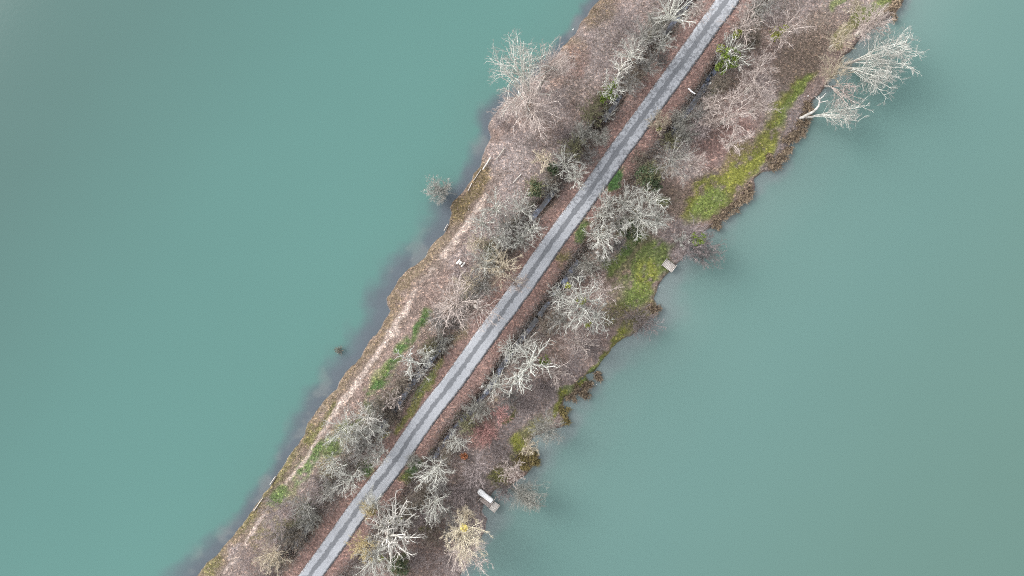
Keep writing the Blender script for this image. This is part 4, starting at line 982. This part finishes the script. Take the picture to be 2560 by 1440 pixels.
tag(undergrowth('undergrowth', 210000, lambda x, y, d, rd, ol, orr: (d > .8) & (np.abs(rd) > 3.2) & (rng.uniform(0, 1, len(x)) < dz(rd)*1.0) & dens_(x, y, .30, .55, 4, 5), 'twig_grey', .6, 2.4, .014), 'tangle of bare grey stems filling the ditch sides', 'undergrowth', kind='stuff')
tag(undergrowth('brambles', 70000, lambda x, y, d, rd, ol, orr: (d > 1.0) & (np.abs(rd) > 3.0) & dens_(x, y, .48, .62, 5, 15) & ~((orr > -9) & (y > -3)) & ~((ol < 7.5) & (y < 22)), 'brown', .4, 1.4, .018), 'low dark brown bramble stems under the trees', 'brambles', kind='stuff')
tag(undergrowth('pink_brush', 130000, lambda x, y, d, rd, ol, orr: (d > 1.5) & (np.abs(rd) > 2.6) & dens_(x, y, .45, .6, 6, 25) & ~((orr > -9) & (y > -3)) & ~((ol < 7.5) & (y < 18)), 'purple', .4, 1.5, .013), 'thin purple-pink brush under the trees', 'brush', kind='stuff')
def blades(name, n, accept, mat, h):
    x, y = scatter(n, lambda x, y, d, rd, ol, orr: (d > .3) & (np.abs(rd) > 1.9))
    r = np.interp(y, ys, np.arange(nr)); c = np.interp(x-np.interp(y, ys, xcen), ss, np.arange(nc)); cc = col.reshape(nr, nc, 3)[np.round(r).astype(int), np.round(c).astype(int)]
    m = accept(cc); x, y, cc = x[m], y[m], cc[m]; k = len(x); z = ground_z(x, y)
    a = rng.uniform(0, 6.283, k); w_ = .05; hh = rng.uniform(.5, 1.2, k)*h; b_ = np.c_[x, y, z-.02]; s = np.c_[np.cos(a), np.sin(a), 0*a]*w_
    tip = b_+np.c_[rng.normal(0, .09, k), rng.normal(0, .09, k), hh]
    V = np.stack([b_-s, b_+s, tip], 1).reshape(-1, 3); F = np.arange(3*k).reshape(-1, 3)
    return mesh_np(name, V, F, mat, None, False, {'cover': np.repeat(cc, 3, 0)})
def blade_mat():
    m, n, b, o = new_mat('blade_cover'); at = N(n, 'ShaderNodeAttribute', attribute_name='cover'); hs_ = N(n, 'ShaderNodeHueSaturation'); hs_.inputs['Value'].default_value = 1.12
    n.links.new(at.outputs['Color'], hs_.inputs['Color']); n.links.new(hs_.outputs[0], b.inputs['Base Color']); b.inputs['Roughness'].default_value = .8; return m
bm_ = blade_mat()
tag(blades('grass', 260000, lambda c: (c[:, 1] > c[:, 0]*.92) & (c[:, 1] > c[:, 2]*1.9) & (c[:, 1] > .055), bm_, .16), 'short green and yellow-green mossy grass', 'grass', kind='stuff')
tag(blades('dry_grass', 160000, lambda c: (c[:, 0] > c[:, 1]*1.08) & (c[:, 1] > c[:, 2]*1.45), bm_, .18), 'short straw-coloured dry grass', 'dry grass', kind='stuff')
# fallen leaves: small flat quads on the litter
x, y = scatter(150000, lambda x, y, d, rd, ol, orr: (d > .4) & (np.abs(rd) > 1.42)); r_ = np.round(np.interp(y, ys, np.arange(nr))).astype(int); c_ = np.round(np.interp(x-np.interp(y, ys, xcen), ss, np.arange(nc))).astype(int); cc = col.reshape(nr, nc, 3)[r_, c_]
kp = (cc[:, 1] < cc[:, 0]*.93) | (rng.uniform(0, 1, len(x)) < .15); x, y = x[kp], y[kp]; k = len(x); z = np.maximum(ground_z(x, y), 0)+.03; z = np.where(np.abs(np.asarray(dist_line(x, y, RCs)[1])) < 1.75, .965, z)
a = rng.uniform(0, 6.283, k); sz = rng.uniform(.03, .075, k)[:, None]; tz = rng.normal(0, .35, (k, 2))
u = np.c_[np.cos(a), np.sin(a), tz[:, 0]]*sz; v = np.c_[-np.sin(a), np.cos(a), tz[:, 1]]*sz*.8; p = np.c_[x, y, z]
leafm = leafmat('fallen_leaves', (.17, .105, .085), (.46, .35, .30), 9)
V = np.stack([p-u, p-v, p+u, p+v], 1).reshape(-1, 3)
tag(mesh_np('leaf_litter', V, np.arange(4*k).reshape(-1, 4), leafm), 'fallen reddish-brown leaves scattered over the ground', 'leaf litter', kind='stuff')
